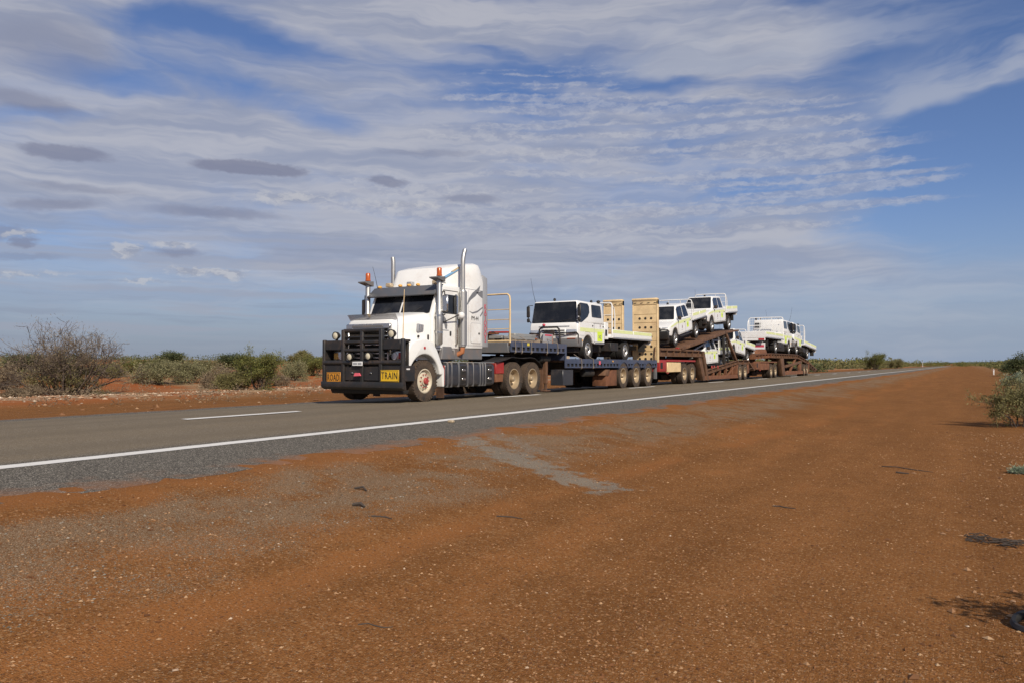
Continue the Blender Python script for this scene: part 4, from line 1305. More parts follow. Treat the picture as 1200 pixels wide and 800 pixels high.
def tray(T, y0, y1, hw, z0, zt, hb, mesh_board=False, bay=2):
    """Alloy tray with drop sides, tail gate and a tubular headboard of height hb."""
    tr = T.part('tray', MB().box(-hw, hw, y0, y1, z0, z0 + .06, .008), 'fleet_white')
    for k in range(5):
        y = y0 + .2 + k * (y1 - y0 - .4) / 4
        T.part('cross_bearer', MB().box(-hw + .1, hw - .1, y - .03, y + .03, z0 - .09, z0), 'under_black', tr)
    n = bay
    for sd in (1, -1):
        for k in range(n):
            a = y0 + (y1 - y0) * k / n + .012
            b = y0 + (y1 - y0) * (k + 1) / n - .012
            T.part('drop_side', MB().box(sd * (hw - .035), sd * hw, a, b, z0 + .065, zt, .01), 'fleet_white', tr)
            T.part('reflective_strip', MB().box(sd * hw, sd * (hw + .003), a + .04, b - .04, zt - (zt - z0) * .42, zt - .02), 'hivis_pale', tr)
        T.part('side_rail', MB().box(sd * (hw + .001), sd * (hw + .022), y0, y1, z0 - .02, z0 + .045, .006), 'alloy', tr)
        T.part('tray_mudguard', MB().box(sd * (hw - .36), sd * (hw - .06), y1 - .75, y1 - .73, z0 - .48, z0 - .06), 'rubber_clean', tr)
    T.part('tail_gate', MB().box(-hw + .04, hw - .04, y1 - .035, y1, z0 + .065, zt, .01), 'fleet_white', tr)
    lb = T.part('tail_light_bar', MB().box(-hw + .05, hw - .05, y1 - .06, y1 - .01, z0 - .17, z0 - .015, .008), 'fleet_white', tr)
    for sd in (1, -1):
        T.part('tail_light', MB().box(sd * (hw - .42), sd * (hw - .10), y1 - .012, y1 + .006, z0 - .145, z0 - .045), 'red_lens', tr)
    # headboard
    h = MB()
    r = .028
    for sd in (1, -1):
        x = sd * (hw - .03)
        h.tube([(x, y0 + .03, z0), (x, y0 + .03, hb - .10), (x - sd * .03, y0 + .03, hb - .03), (x - sd * .10, y0 + .03, hb)], r, 8)
        h.tube([(x - sd * .10, y0 + .03, hb), (0, y0 + .03, hb + .01)], r, 8)
        h.tube([(x, y0 + .03, hb - .12), (x, y0 + .22, hb - .22), (x, y0 + .30, hb - .45), (x, y0 + .30, z0 + .05)], r * .85, 8)
    hbd = T.part('headboard', h, 'fleet_white')
    nb = 3
    for k in range(1, nb):
        x = -hw + 2 * hw * k / nb
        T.part('headboard_upright', MB().box(x - .015, x + .015, y0 + .015, y0 + .045, z0 + .06, hb), 'fleet_white', hbd)
    zs = [z0 + .35, z0 + .62, z0 + .9] if not mesh_board else []
    for z in zs:
        if z < hb - .08:
            T.part('headboard_rail', MB().tube([(-hw + .03, y0 + .03, z), (hw - .03, y0 + .03, z)], .014, 6), 'fleet_white', hbd)
    if mesh_board:
        m = MB()
        step = (hb - z0 - .1) / 9
        for k in range(1, 9):
            z = z0 + .08 + k * step
            m.box(-hw + .03, hw - .03, y0 + .024, y0 + .030, z - .004, z + .004)
        for k in range(1, 16):
            x = -hw + 2 * hw * k / 16
            m.box(x - .004, x + .004, y0 + .031, y0 + .036, z0 + .08, hb - .02)
        g = T.part('mesh_infill', m, 'fleet_white', hbd, smooth=False)
        g['kind'] = 'stuff'
        for z in (z0 + (hb - z0) * .36, z0 + (hb - z0) * .66):
            T.part('headboard_rail', MB().box(-hw + .03, hw - .03, y0 + .01, y0 + .05, z - .025, z + .025), 'fleet_white', hbd)
    return tr


def badge(T, d, x, y, z, sd, s=1.0):
    T.part('door_badge', MB().prism([(y + a * s, z + b * s) for a, b in ((0, .10), (.03, .05), (.05, -.02), (.025, -.08), (-.025, -.08), (-.05, -.02), (-.03, .05))], x, x + sd * .003, 'x'), 'badge_red', d)
    T.part('badge_inset', MB().prism([(y + a * s, z + b * s) for a, b in ((0, .05), (.02, .0), (.015, -.06), (-.015, -.06), (-.02, 0))], x + sd * .003, x + sd * .005, 'x'), 'decal_grey', d)  # grey inner figure of the door emblem
    T.part('badge_script', MB().box(x, x + sd * .003, y - .10 * s, y + .10 * s, z - .15 * s, z - .125 * s), 'panel_grey', d)


def make_ute(name, label, group):
    T = Thing(name, label, 'ute', group=group)
    hw = .90
    wb = 3.4
    # lower body
    def arch(cy, r=.50, a0=8, a1=172):
        return [(cy + r * math.cos(R(a)), .40 + r * math.sin(R(a))) for a in range(a0, a1 + 1, 14)]
    front = [(2.66, .50), (2.66, 1.24), (.28, 1.22), (-.55, 1.10), (-.86, 1.02), (-.95, .90), (-.97, .62), (-.50, .55)]
    front = front[:-1] + [(-.52, .55)] + list(reversed(arch(0.0, .50, 14, 166))) + [(.55, .48)]
    T.part('body', MB().prism(front, -hw, hw, 'x', .055, 3), 'fleet_white', angle=48)
    # greenhouse
    b0, b1, t0, t1 = .18, 2.64, .86, 2.36
    zb, zt = 1.20, 1.92
    hb_, ht_ = hw - .03, .68
    T.part('cab_top', MB().hexa([(-hb_, b0, zb), (hb_, b0, zb), (hb_, b1, zb), (-hb_, b1, zb), (-ht_, t0, zt), (ht_, t0, zt), (ht_, t1, zt), (-ht_, t1, zt)], .05), 'fleet_white', angle=48)
    T.part('windscreen', MB().panel([(-hb_, b0, zb), (hb_, b0, zb), (ht_, t0, zt), (-ht_, t0, zt)], RU(.045, .955, .10, .93, .04), .006), 'dark_glass')
    T.part('rear_window', MB().panel([(hb_, b1, zb), (-hb_, b1, zb), (-ht_, t1, zt), (ht_, t1, zt)], RU(.14, .86, .22, .85, .04), .006), 'dark_glass')
    for sd in (1, -1):
        q = quad_side(hb_, ht_, b0, b1, zb, zt, sd, t0, t1)
        T.part('side_window', MB().panel(q, flip([(.13, .10), (.50, .10), (.48, .88), (.10, .88), (.02, .72)], sd), .006), 'dark_glass')
        T.part('side_window', MB().panel(q, flip([(.54, .10), (.86, .10), (.90, .80), (.84, .88), (.52, .88)], sd), .006), 'dark_glass')
        for nm, y0, y1 in (('door', .50, 1.56), ('rear_door', 1.575, 2.50)):
            dq = quad_side(hw + .001, hw + .001, y0, y1, .56, 1.20, sd)
            T.part('door_gap', MB().panel(dq, RU(-.008, 1.008, -.012, 1.01, .05), .003), 'mid_grey')
            d = T.part(nm, MB().panel(dq, RU(.01, .99, .01, .99, .05), .008), 'fleet_white')
            T.part('reflective_strip', MB().panel(dq, [(.03, .72), (.97, .72), (.97, .94), (.03, .94)], .0105), 'hivis_pale', d)
            T.part('door_handle', MB().box(sd * (hw + .008), sd * (hw + .03), y1 - .20, y1 - .08, 1.02, 1.06, .006), 'black_plastic', d)
            if nm == 'door':
                badge(T, d, sd * (hw + .0095), y0 + .55, .84, sd, 1.0)
            else:
                T.part('call_sign_square', MB().box(sd * (hw + .009), sd * (hw + .0125), y0 + .20, y0 + .52, .74, 1.00), 'hivis', d)
                lt = lettering('04', .17, (sd * (hw + .0125), y0 + .36, .87), NEAR if sd > 0 else (R(90), 0, R(-90)), 'decal_grey', d, T.off, .9)
        T.part('fender_strip', MB().prism([(-.62, 1.02), (.46, 1.16), (.46, 1.06), (-.60, .95)], sd * hw, sd * (hw + .004), 'x'), 'hivis_pale')
        mi = T.part('mirror', MB().box(sd * (hw + .02), sd * (hw + .19), .36, .46, 1.24, 1.42, .03), 'black_plastic')
        T.part('side_step', MB().tube([(sd * (hw - .02), .62, .42), (sd * (hw + .03), .8, .40), (sd * (hw + .03), 2.4, .40), (sd * (hw - .02), 2.58, .42)], .035, 8), 'black_plastic')
        hl = T.part('headlight', MB().hexa([(sd * .52, -.985, .88), (sd * .86, -.90, .88), (sd * .90, -.62, .92), (sd * .52, -.80, .92), (sd * .55, -.965, .98), (sd * .84, -.88, 1.00), (sd * .90, -.60, 1.05), (sd * .55, -.78, 1.02)], .012), 'lamp_glass')
        T.part('door_strap', MB().box(sd * (hw - .02), sd * (hw + .002), 2.5, 2.66, .62, 1.16, .004), 'fleet_white')
        wheel(T, sd * (hw - .13), 0, .40, sd, 'ute')
        wheel(T, sd * (hw - .13), wb, .40, sd, 'ute')
        T.part('rear_mudguard', MB().loft([[(sd * .58, wb + .47 * math.cos(R(a)), .42 + .47 * math.sin(R(a))) for a in range(15, 166, 15)], [(sd * (hw + .02), wb + .47 * math.cos(R(a)), .42 + .47 * math.sin(R(a))) for a in range(15, 166, 15)]], caps=False, closed=False), 'black_plastic')
        T.part('under_tray_box', MB().box(sd * .48, sd * .84, 2.72, 2.98 if sd > 0 else 2.9, .48, .94, .015), 'galv')
    T.part('grille', MB().box(-.50, .50, -.985, -.93, .78, 1.0, .02), 'black_plastic')
    bb = T.part('bull_bar', MB().box(-.92, .92, -1.12, -.93, .44, .84, .05), 'black_steel')  # real bar drawn taller, its black also standing for shade below the headlights
    T.part('under_nose_shade', MB().hexa([(-.70, -1.02, .26), (.70, -1.02, .26), (.70, -.45, .20), (-.70, -.45, .20), (-.85, -1.05, .46), (.85, -1.05, .46), (.80, -.45, .46), (-.80, -.45, .46)]), 'under_black', bb)  # added dark block that stands for the shade under the nose
    T.part('bull_bar_hoop', MB().tube([(-.46, -1.05, .72), (-.44, -1.08, 1.05), (-.34, -1.07, 1.12), (.34, -1.07, 1.12), (.44, -1.08, 1.05), (.46, -1.05, .72)], .032, 8).tube([(-.45, -1.07, .90), (-.86, -1.0, .90), (-.90, -.9, .80)], .026, 6).tube([(.45, -1.07, .90), (.86, -1.0, .90), (.90, -.9, .80)], .026, 6), 'black_steel', bb)
    T.part('number_plate', MB().box(-.18, .18, -1.128, -1.12, .58, .68), 'sign_white', bb)
    T.part('under_frame', MB().box(-.45, .45, -.8, 5.0, .42, .60, .02), 'under_black')
    T.part('rear_axle', MB().cyl((-.7, wb, .40), .06, 1.4, 'x', 8), 'under_black')
    tray(T, 2.76, 5.22, hw + .03, .98, 1.36, 2.06)
    T.part('aerial', MB().tube([(.30, -1.0, 1.1), (.30, -.95, 2.3)], [.008, .004], 5), 'black_plastic')
    T.part('roof_beacon', MB().lathe([(.06, 0), (.06, .03), (.05, .09), (.01, .10)], (0, 1.7, 1.92), 'z', 12), 'black_plastic')
    return T


def make_crew_truck(name, label, group, mesh_board=False):
    """Forward-control crew-cab light truck; front axle at y = 0."""
    T = Thing(name, label, 'truck', group=group)
    hw = .98
    wb = 3.62
    fy, ry = -.86, 1.50
    arch = [(0 + .50 * math.cos(R(a)), .40 + .50 * math.sin(R(a))) for a in range(12, 169, 13)]
    low = [(ry, .66), (ry, 1.36), (fy + .02, 1.36), (fy - .04, 1.20), (fy - .05, .70), (fy, .50), (-.48, .46)] + list(reversed(arch))[1:-1] + [(.52, .62)]
    T.part('body', MB().prism(low, -hw, hw, 'x', .05, 3), 'fleet_white', angle=48)
    b = [(-hw + .015, fy + .02, 1.34), (hw - .015, fy + .02, 1.34), (hw - .015, ry, 1.34), (-hw + .015, ry, 1.34)]
    tt = [(-.89, fy + .13, 2.15), (.89, fy + .13, 2.15), (.89, ry - .03, 2.15), (-.89, ry - .03, 2.15)]
    T.part('cab_top', MB().hexa(b + tt, .07), 'fleet_white', angle=48)
    T.part('windscreen', MB().panel([b[0], b[1], tt[1], tt[0]], RU(.025, .975, .02, .94, .03), .008), 'dark_glass')
    T.part('wiper', MB().tube([(-.45, fy, 1.40), (.05, fy + .04, 1.47)], .010, 5).tube([(.25, fy, 1.40), (.72, fy + .04, 1.47)], .010, 5), 'black_plastic')
    for sd in (1, -1):
        q = quad_side(hw - .015, .89, fy + .02, ry, 1.34, 2.15, sd, fy + .13, ry - .03)
        T.part('side_window', MB().panel(q, flip([(.05, -.06), (.20, .10), (.36, .30), (.43, .50), (.43, .78), (.37, .90), (.10, .90), (.04, .82)], sd), .008), 'dark_glass')
        T.part('side_window', MB().panel(q, flip(RU(.52, .90, .30, .88, .04), sd), .008), 'dark_glass')
        for nm, y0, y1, pl in (('door', fy + .12, .48, [(.0, .32), (.30, .32), (.38, .60), (.60, .62), (.98, .20), (.98, .98), (.0, .98)]), ('rear_door', .50, ry - .06, [(.02, .02), (.98, .02), (.98, .98), (.02, .98)])):
            dq = quad_side(hw + .001, hw + .001, y0, y1, .66, 1.36, sd)
            if nm == 'rear_door':
                T.part('door_gap', MB().panel(dq, [(0, 0), (1, 0), (1, 1), (0, 1)], .003), 'mid_grey')
            d = T.part(nm, MB().panel(dq, flip(pl, sd), .008), 'fleet_white')
            T.part('reflective_strip', MB().panel(dq, flip([(.01, .52), (.98, .52), (.98, .72), (.01, .72)], sd), .0105), 'hivis_pale', d)
            T.part('door_handle', MB().ball((sd * (hw + .012), y1 - .12, 1.26), .014, .05, .035), 'black_plastic', d)
            if nm == 'rear_door':
                badge(T, d, sd * (hw + .0095), y0 + .55, 1.28, sd, .62)
                T.part('call_sign_square', MB().box(sd * (hw + .009), sd * (hw + .0135), y0 + .28, y0 + .74, .70, 1.06), 'hivis', d)
                lettering('042', .20, (sd * (hw + .0135), y0 + .51, .86), NEAR if sd > 0 else (R(90), 0, R(-90)), 'decal_grey', d, T.off, .85)
        T.part('door_step', MB().box(sd * (hw - .2), sd * (hw + .005), .55, 1.46, .60, .65, .01), 'alloy')
        T.part('mirror_arm', MB().tube([(sd * (hw - .03), fy + .14, 2.02), (sd * (hw + .07), fy - .02, 2.0), (sd * (hw + .07), fy - .03, 1.5), (sd * (hw), fy + .06, 1.36)], .016, 6), 'black_plastic')
        T.part('mirror', MB().box(sd * (hw - .01), sd * (hw + .13), fy - .08, fy - .02, 1.56, 1.98, .03).box(sd * (hw - .01), sd * (hw + .12), fy - .08, fy - .02, 1.38, 1.53, .03), 'black_plastic')
        hl = T.part('headlight', MB().box(sd * .52, sd * .95, fy - .075, fy + .06, .86, 1.10, .04), 'lamp_glass')
        T.part('indicator', MB().box(sd * .60, sd * .92, fy - .135, fy - .115, .755, .785), 'amber', hl)
        T.part('side_indicator', MB().box(sd * hw, sd * (hw + .015), -.62, -.50, .66, .74, .006), 'amber_lens')
        wheel(T, sd * (hw - .135), 0, .40, sd, 'ute')
        wheel(T, sd * (hw - .135), wb, .40, sd, 'ute')
        link('inner_tyre', W['tyre_u'], T.root).location = (sd * (hw - .43), wb, .40)
        T.part('under_tray_box', MB().box(sd * .50, sd * .98, 2.08, 2.85, .36, .70, .02), 'black_plastic')
        T.part('rear_mudguard', MB().loft([[(x, wb + .47 * math.cos(R(a)), .41 + .47 * math.sin(R(a))) for a in range(15, 166, 15)] for x in (sd * .45, sd * (hw + .01))], caps=False, closed=False), 'black_plastic')
    T.part('bumper', MB().prism([(fy - .12, .48), (fy - .12, .76), (fy - .02, .80), (fy + .30, .78), (fy + .30, .48)], -hw - .02, hw + .02, 'x', .03), 'mid_grey')
    T.part('grille', MB().box(-.50, .50, fy - .062, fy - .03, .86, 1.12, .015), 'fleet_white')
    for k in range(3):
        T.part('grille_slot', MB().box(-.45, .45, fy - .066, fy - .061, .89 + .075 * k, .925 + .075 * k), 'under_black')
    T.part('brand_panel', MB().box(-.60, .65, fy - .049, fy - .046, 1.19, 1.225), 'panel_grey')
    T.part('bull_bar', MB().tube([(-.52, fy - .16, .55), (-.50, fy - .18, 1.10), (-.42, fy - .18, 1.18), (.22, fy - .18, 1.18), (.30, fy - .18, 1.10), (.34, fy - .16, .55)], .035, 8).tube([(.30, fy - .17, .95), (.95, fy - .10, .98), (.99, fy - .02, .90), (.99, fy - .03, .60)], .026, 6).tube([(-.51, fy - .17, .95), (-.95, fy - .10, .98), (-.99, fy - .02, .90), (-.99, fy - .03, .60)], .026, 6), 'black_steel')
    for x in (-.20, .02):
        T.part('driving_light', MB().lathe([(.06, .06), (.11, 0), (.11, -.03), (.01, -.03)], (x, fy - .19, .98), 'y', 16), 'black_plastic')
    T.part('flag_ball', MB().ball((-.36, fy - .10, 1.27), .06, .06, .05), 'letter_red')
    T.part('under_frame', MB().box(-.45, .45, -.75, 6.2, .46, .66, .02), 'under_black')
    T.part('gearbox', MB().box(-.62, .62, .45, 2.0, .30, .64, .05), 'under_black')
    T.part('chassis_tank', MB().box(-.95, -.40, 1.2, 3.0, .16, .62, .05).box(-.45, .45, 2.0, 5.6, .16, .46, .05), 'under_black')
    T.part('front_valance', MB().box(-.80, .80, fy + .05, -.4, .26, .50, .04), 'under_black')
    T.part('rear_axle', MB().cyl((-.7, wb, .40), .07, 1.4, 'x', 8), 'under_black')
    for x, y, r in ((-.25, fy + .55, .05), (.55, 1.2, .05), (.75, 1.42, .075)):
        T.part('roof_beacon', MB().lathe([(r * .7, 0), (r * .5, .04), (r, .06), (r, .12), (.01, .15)], (x, y, 2.15), 'z', 12), 'black_plastic')
    T.part('roof_light_bar', MB().box(-.10, .42, .15, .30, 2.152, 2.20, .015), 'panel_grey')
    T.part('aerial', MB().tube([(-.86, fy + .2, 2.1), (-.96, fy + .18, 2.5), (-1.05, fy + .16, 3.05)], [.010, .006, .004], 5), 'black_plastic')
    T.part('cab_rear_box', MB().box(.55, .95, 1.58, 1.92, .80, 1.45, .015), 'fleet_white')
    T.part('snorkel_box', MB().box(.70, .955, 1.60, 1.80, .92, 1.18, .01), 'black_plastic')
    T.part('rear_guard_window', MB().box(.45, .82, 1.515, 1.53, 1.66, 1.96), 'dark_glass')
    tray(T, 2.02, 6.42, 1.08, .86, 1.20, 2.24, mesh_board, 2)
    return T


def place(T_or_root, y, z, pitch, x=CX, rz=0.0, label=None, scale=None):
    r = T_or_root.root if isinstance(T_or_root, Thing) else T_or_root
    r.location = (x, y, z)
    r.rotation_euler = Euler((R(pitch), 0, rz), 'XYZ')
    if label:
        r['label'] = label
    if scale:
        r.scale = scale
    return r


UG = 'white utes on the rusty car carrier'
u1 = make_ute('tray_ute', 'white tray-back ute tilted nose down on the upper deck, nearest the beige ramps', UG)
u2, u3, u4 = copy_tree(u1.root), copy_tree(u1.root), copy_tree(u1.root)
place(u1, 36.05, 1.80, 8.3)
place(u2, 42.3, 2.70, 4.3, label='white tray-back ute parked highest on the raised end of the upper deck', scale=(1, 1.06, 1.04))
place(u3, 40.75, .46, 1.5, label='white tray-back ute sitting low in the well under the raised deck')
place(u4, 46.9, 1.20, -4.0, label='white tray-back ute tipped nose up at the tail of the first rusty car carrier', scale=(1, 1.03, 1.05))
CG = 'white crew-cab tray trucks carried on the trailers'
c1 = make_crew_truck('crew_cab_truck', 'white crew-cab tray truck with black hoop bar on the blue drop-deck trailer', CG)
place(c1, 25.76, 1.085, 0.0)
c2 = make_crew_truck('crew_cab_truck', 'white crew-cab truck with tall mesh headboard facing backwards on the rearmost trailer', CG, True)
place(c2, 62.7, 1.72, 0.0, rz=math.pi, scale=(1.19, 1.36, 1.22))
c3 = copy_tree(c1.root)
place(c3, 66.2, 1.72, -3.2, label='white crew-cab truck with tray sloping down over the tail of the rearmost trailer', scale=(1.12, 1.42, 1.20))


# ------------------------------------------------------------------ trailers
def drop_deck():
    Y0 = 19.65
    T = Thing('drop_deck_trailer', 'blue-sided drop-deck trailer with beige loading ramps raised at its rear', 'trailer', (CX, Y0, 0), (0, Y0, 0))
    hw = 1.225
    up, lo = 1.56, 1.075
    T.part('upper_deck', MB().box(-hw + .03, hw - .03, 19.66, 23.36, up - .06, up, .008), 'rust_dark')
    T.part('lower_deck', MB().box(-hw + .03, hw - .03, 23.44, 32.4, lo - .06, lo, .008), 'rust_dark')
    T.part('front_bolster', MB().box(-hw + .05, hw - .05, 19.62, 19.76, 1.28, 1.58, .01), 'mid_grey')
    for sd in (1, -1):
        x0, x1 = sd * (hw - .03), sd * hw
        # coaming: top band, slotted lower band, bottom lip
        for nm, ya, yb_, zt in (('upper', 19.72, 23.40, 1.615), ('lower', 23.43, 32.42, 1.125)):
            T.part('coaming_band', MB().box(x0, x1, ya, yb_, zt - .165, zt, .006), 'blue_paint')
            T.part('coaming_back', MB().box(sd * (hw - .06), sd * (hw - .045), ya, yb_, zt - .31, zt - .17), 'under_black')
            T.part('coaming_lip', MB().box(x0, sd * (hw + .008), ya, yb_, zt - .315, zt - .265, .005), 'blue_paint')
            n = int((yb_ - ya) / .30)
            for k in range(n + 1):
                y = ya + .03 + k * (yb_ - ya - .06) / n
                T.part('coaming_web', MB().box(x0, sd * (hw - .002), y - .05, y + .05, zt - .265, zt - .165), 'blue_paint')
        T.part('step_riser', MB().prism([(23.36, .81), (23.36, 1.61), (23.46, 1.61), (23.46, .81)], x0 - sd * .005, sd * (hw + .004), 'x', .006), 'blue_paint')
        # frame beams
        T.part('neck_beam', MB().prism([(19.8, 1.28), (19.8, 1.48), (23.5, 1.48), (23.5, .80), (23.2, .80), (22.9, 1.24)], sd * .38, sd * .50, 'x', .01), 'under_black')
        T.part('main_beam', MB().box(sd * .38, sd * .50, 23.5, 32.2, .66, 1.01, .01), 'under_black')
        lg = T.part('landing_leg', MB().box(sd * .86, sd * .98, 22.42, 22.56, .30, 1.30, .01), 'rust')
        T.part('leg_inner', MB().box(sd * .88, sd * .96, 22.445, 22.535, .08, .30, .006), 'rust_dark', lg)
        T.part('leg_foot', MB().box(sd * .80, sd * 1.04, 22.34, 22.64, .05, .085, .006), 'rust', lg)
        T.part('side_locker', MB().box(sd * .70, sd * 1.17, 23.30, 24.08, .22, .76, .015), 'tank_dark')
        T.part('air_tank', MB().lathe([(.02, 0), (.12, .03), (.12, .7), (.02, .73)], (sd * .9, 22.0, 1.12), 'y', 16), 'under_black')
        T.part('air_tank', MB().lathe([(.02, 0), (.13, .03), (.13, .8), (.02, .83)], (sd * .95, 25.3, .62), 'y', 16), 'under_black')
        T.part('mudguard_panel', MB().prism([(26.9, .12), (26.9, .50), (27.5, .72), (27.95, .72), (27.95, .12)], sd * .62, sd * 1.18, 'x', .01), 'rust_red')
        T.part('mudguard_cap', MB().prism([(26.75, .52), (26.9, .74), (27.25, .74), (27.1, .50)], sd * .60, sd * 1.20, 'x', .01), 'rust')
        T.part('tie_rail', MB().tube([(sd * 1.16, 24.2, .80), (sd * 1.16, 26.8, .80)], .018, 6), 'rust_dark')
        for cy in (28.52, 29.93, 31.33):
            pr = [(cy + .535 * math.cos(R(a)), .49 + .535 * math.sin(R(a))) for a in range(30, 151, 12)]
            T.part('wheel_arch', MB().loft([[(sd * .62, y, z) for y, z in pr], [(sd * (hw + .03), y, z) for y, z in pr], [(sd * (hw + .03), y, z + .035) for y, z in pr], [(sd * .62, y, z + .035) for y, z in pr]], caps=False, closed=False), 'blue_paint')
        T.part('rear_post', MB().box(sd * 1.10, sd * 1.22, 32.28, 32.42, .30, .80, .01), 'mid_grey')
        T.part('rear_flap', MB().box(sd * .60, sd * 1.08, 32.10, 32.13, .20, .76), 'rubber')
        T.part('side_lamp', MB().cyl((sd * (hw), 27.45, 1.05), .035, .02 * sd, 'x', 10), 'amber_lens')
    T.part('blue_step_plate', MB().box(-hw + .03, hw - .03, 23.38, 23.42, 1.08, 1.55), 'blue_paint')
    for y in (28.52, 29.93, 31.33):
        axle(T, y, .485, 1.235)
    T.part('rear_sill', MB().box(-hw + .02, hw - .02, 32.36, 32.46, .80, 1.07, .01), 'blue_paint')
    T.part('yellow_tag', MB().box(hw, hw + .006, 20.72, 20.86, 1.50, 1.585), 'yellow_tag')
    T.part('pink_tag', MB().box(hw, hw + .006, 26.15, 26.30, .93, 1.06), 'pink_cloth')
    # headboard of beige tube
    y = 19.70
    hb = T.part('headboard', MB().tube([(1.21, y, 1.57), (1.21, y, 2.86), (1.19, y, 2.96), (1.12, y, 3.02), (-1.12, y, 3.02), (-1.19, y, 2.96), (-1.21, y, 2.86), (-1.21, y, 1.57)], .028, 10), 'beige_paint')
    for z in (1.62, 1.98, 2.26, 2.56):
        T.part('headboard_rung', MB().tube([(-1.2, y, z), (1.2, y, z)], (.013 if z > 1.7 else .028), 8), 'beige_paint', hb)
    for x in (-.6, 0):
        T.part('headboard_stay', MB().tube([(x, y, 1.58), (x, y, 3.0)], .02, 8), 'beige_paint', hb)
    # ramps stood up at the rear
    for x0, x1 in ((.05, 1.23), (-1.36, -.42)):
        yr = 32.52
        xc = (x0 + x1) / 2
        rp = T.part('ramp', MB().box(x0 + .04, x1 - .04, yr + .02, yr + .05, 1.02, 3.78), 'beige_paint')
        for xx in (x0, x1 - .05):
            T.part('ramp_channel', MB().box(xx, xx + .05, yr - .03, yr + .17, 1.02, 3.80, .008), 'beige_paint', rp)
        for za, zb in ((1.04, 1.50), (1.515, 1.94), (1.955, 2.36), (2.375, 2.76), (2.775, 3.13), (3.145, 3.55)):
            T.part('ramp_panel', MB().box(x0 + .055, x1 - .055, yr - .012, yr + .018, za, zb, .006), 'beige_paint', rp)
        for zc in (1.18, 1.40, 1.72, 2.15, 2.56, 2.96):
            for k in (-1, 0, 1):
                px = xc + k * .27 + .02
                T.part('ramp_hole_shade', MB().cyl((px, yr - .016, zc), .058, .01, 'y', 16), 'under_black', rp)  # dark disc laid on the panel for the shade inside an open hole
        T.part('ramp_top', MB().prism([(yr - .03, 3.58), (yr - .03, 3.72), (yr - .10, 3.80), (yr - .06, 3.86), (yr + .17, 3.84), (yr + .17, 3.58)], x0, x1, 'x', .008), 'beige_paint', rp)
        for k in range(4):
            xx = x0 + .12 + k * (x1 - x0 - .24) / 3
            T.part('ramp_notch', MB().prism([(xx - .07, 3.625), (xx + .05, 3.635), (xx + .09, 3.665), (xx - .02, 3.66)], yr - .040, yr - .031, 'y'), 'under_black', rp)
        T.part('ramp_hinge', MB().cyl((x0 + .1, yr, 1.02), .045, x1 - x0 - .2, 'x', 10), 'rust_dark', rp)
        T.part('ramp_spring', MB().tube([(x1 - .10, yr - .06, 1.05), (x1 - .12, yr - .08, 1.35), (x1 - .10, yr - .06, 1.72)], .022, 6), 'rust', rp)
    return T


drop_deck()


def strap(x, y, zt, zb, lean, label, m='strap_web'):
    mb = MB()
    xx = CX + 1.24
    pts = [(xx - .32, y + lean * .6, zt + .17), (xx - .10, y + lean * .25, zt + .04), (xx + .004, y, zt + .01), (xx + .012, y + .01, zt - .15), (xx + .010, y + .01, zb), (xx - .02, y + .01, zb - .02)]
    for a, b in zip(pts[:-1], pts[1:]):
        a, b = Vector(a), Vector(b)
        mb.tube([a, b], .012, 6)
    mb.ball((xx + .012, y + .01, zb + .03), .028, .022, .045, 8)
    solo('load_chain', mb, m, label, 'chain', (xx, y, zb), 'chains hooked over the blue trailer side')


for y, lab, ln in ((19.95, 'load chain over the blue side rail, closest to the cab', -.5), (20.35, 'load chain over the blue side rail, second from the cab', -.45), (20.95, 'load chain over the blue side rail, right of the yellow tag', -.3), (22.0, 'load chain over the blue side rail, near the step of the deck', -.35), (22.75, 'load chain hooked beside the step of the blue deck', -.4)):
    strap(0, y, 1.62, 1.28, ln, lab, 'strap_web')
strap(0, 24.6, 1.12, .80, .1, 'load chain over the lower blue rail under the carried truck bumper', 'strap_web')
strap(0, 25.6, 1.12, .80, .25, 'load chain running down from the carried truck front wheel', 'strap_web')

# dunnage lying on the upper deck
def beam(x0, x1, y0, y1, z0, z1, m, label, name='timber_beam', cat='timber', ry=0.0):
    mb = MB().box(-(x1 - x0) / 2, (x1 - x0) / 2, -(y1 - y0) / 2, (y1 - y0) / 2, 0, z1 - z0, .012)
    o = solo(name, mb, m, label, cat, (0, 0, 0), 'gear lying on the blue upper deck')
    o.location = (CX + (x0 + x1) / 2, (y0 + y1) / 2, z0)
    o.rotation_euler = (0, 0, ry)
    return o


beam(.55, .80, 20.0, 22.3, 1.562, 1.69, 'timber', 'long weathered bearer lying lowest on the upper deck edge')
beam(.25, .50, 19.95, 22.2, 1.562, 1.70, 'timber', 'long dark bearer lying inside the outer one on the upper deck')
beam(.30, .78, 19.95, 22.05, 1.705, 1.80, 'galv', 'grey steel skid laid across the bearers on the upper deck', 'steel_skid', 'steel beam')
beam(.42, .66, 20.9, 22.35, 1.805, 1.90, 'galv', 'upper grey steel skid lying on top of the other skid', 'steel_skid', 'steel beam', .03)
beam(-.55, .20, 19.9, 21.6, 1.562, 1.84, 'rust_dark', 'dark rusty steel crate far side of the upper deck', 'steel_crate', 'crate')
beam(-.3, .5, 20.0, 20.25, 1.84, 1.90, 'rust_red', 'short rusty bar lying across the stacked steel', 'steel_bar', 'steel bar')
beam(-.1, .55, 20.6, 20.8, 1.905, 1.96, 'red_paint', 'short red bar lying on top of the stacked steel', 'steel_bar', 'steel bar', .2)
beam(.60, .85, 22.45, 22.9, 1.562, 1.74, 'timber_pale', 'pale timber block beside the folded warning board on the upper deck', 'timber_block', 'timber')
beam(.62, .9, 23.55, 23.85, 1.08, 1.24, 'timber_pale', 'pale timber chock on the lower deck at the step', 'timber_block', 'timber', .5)
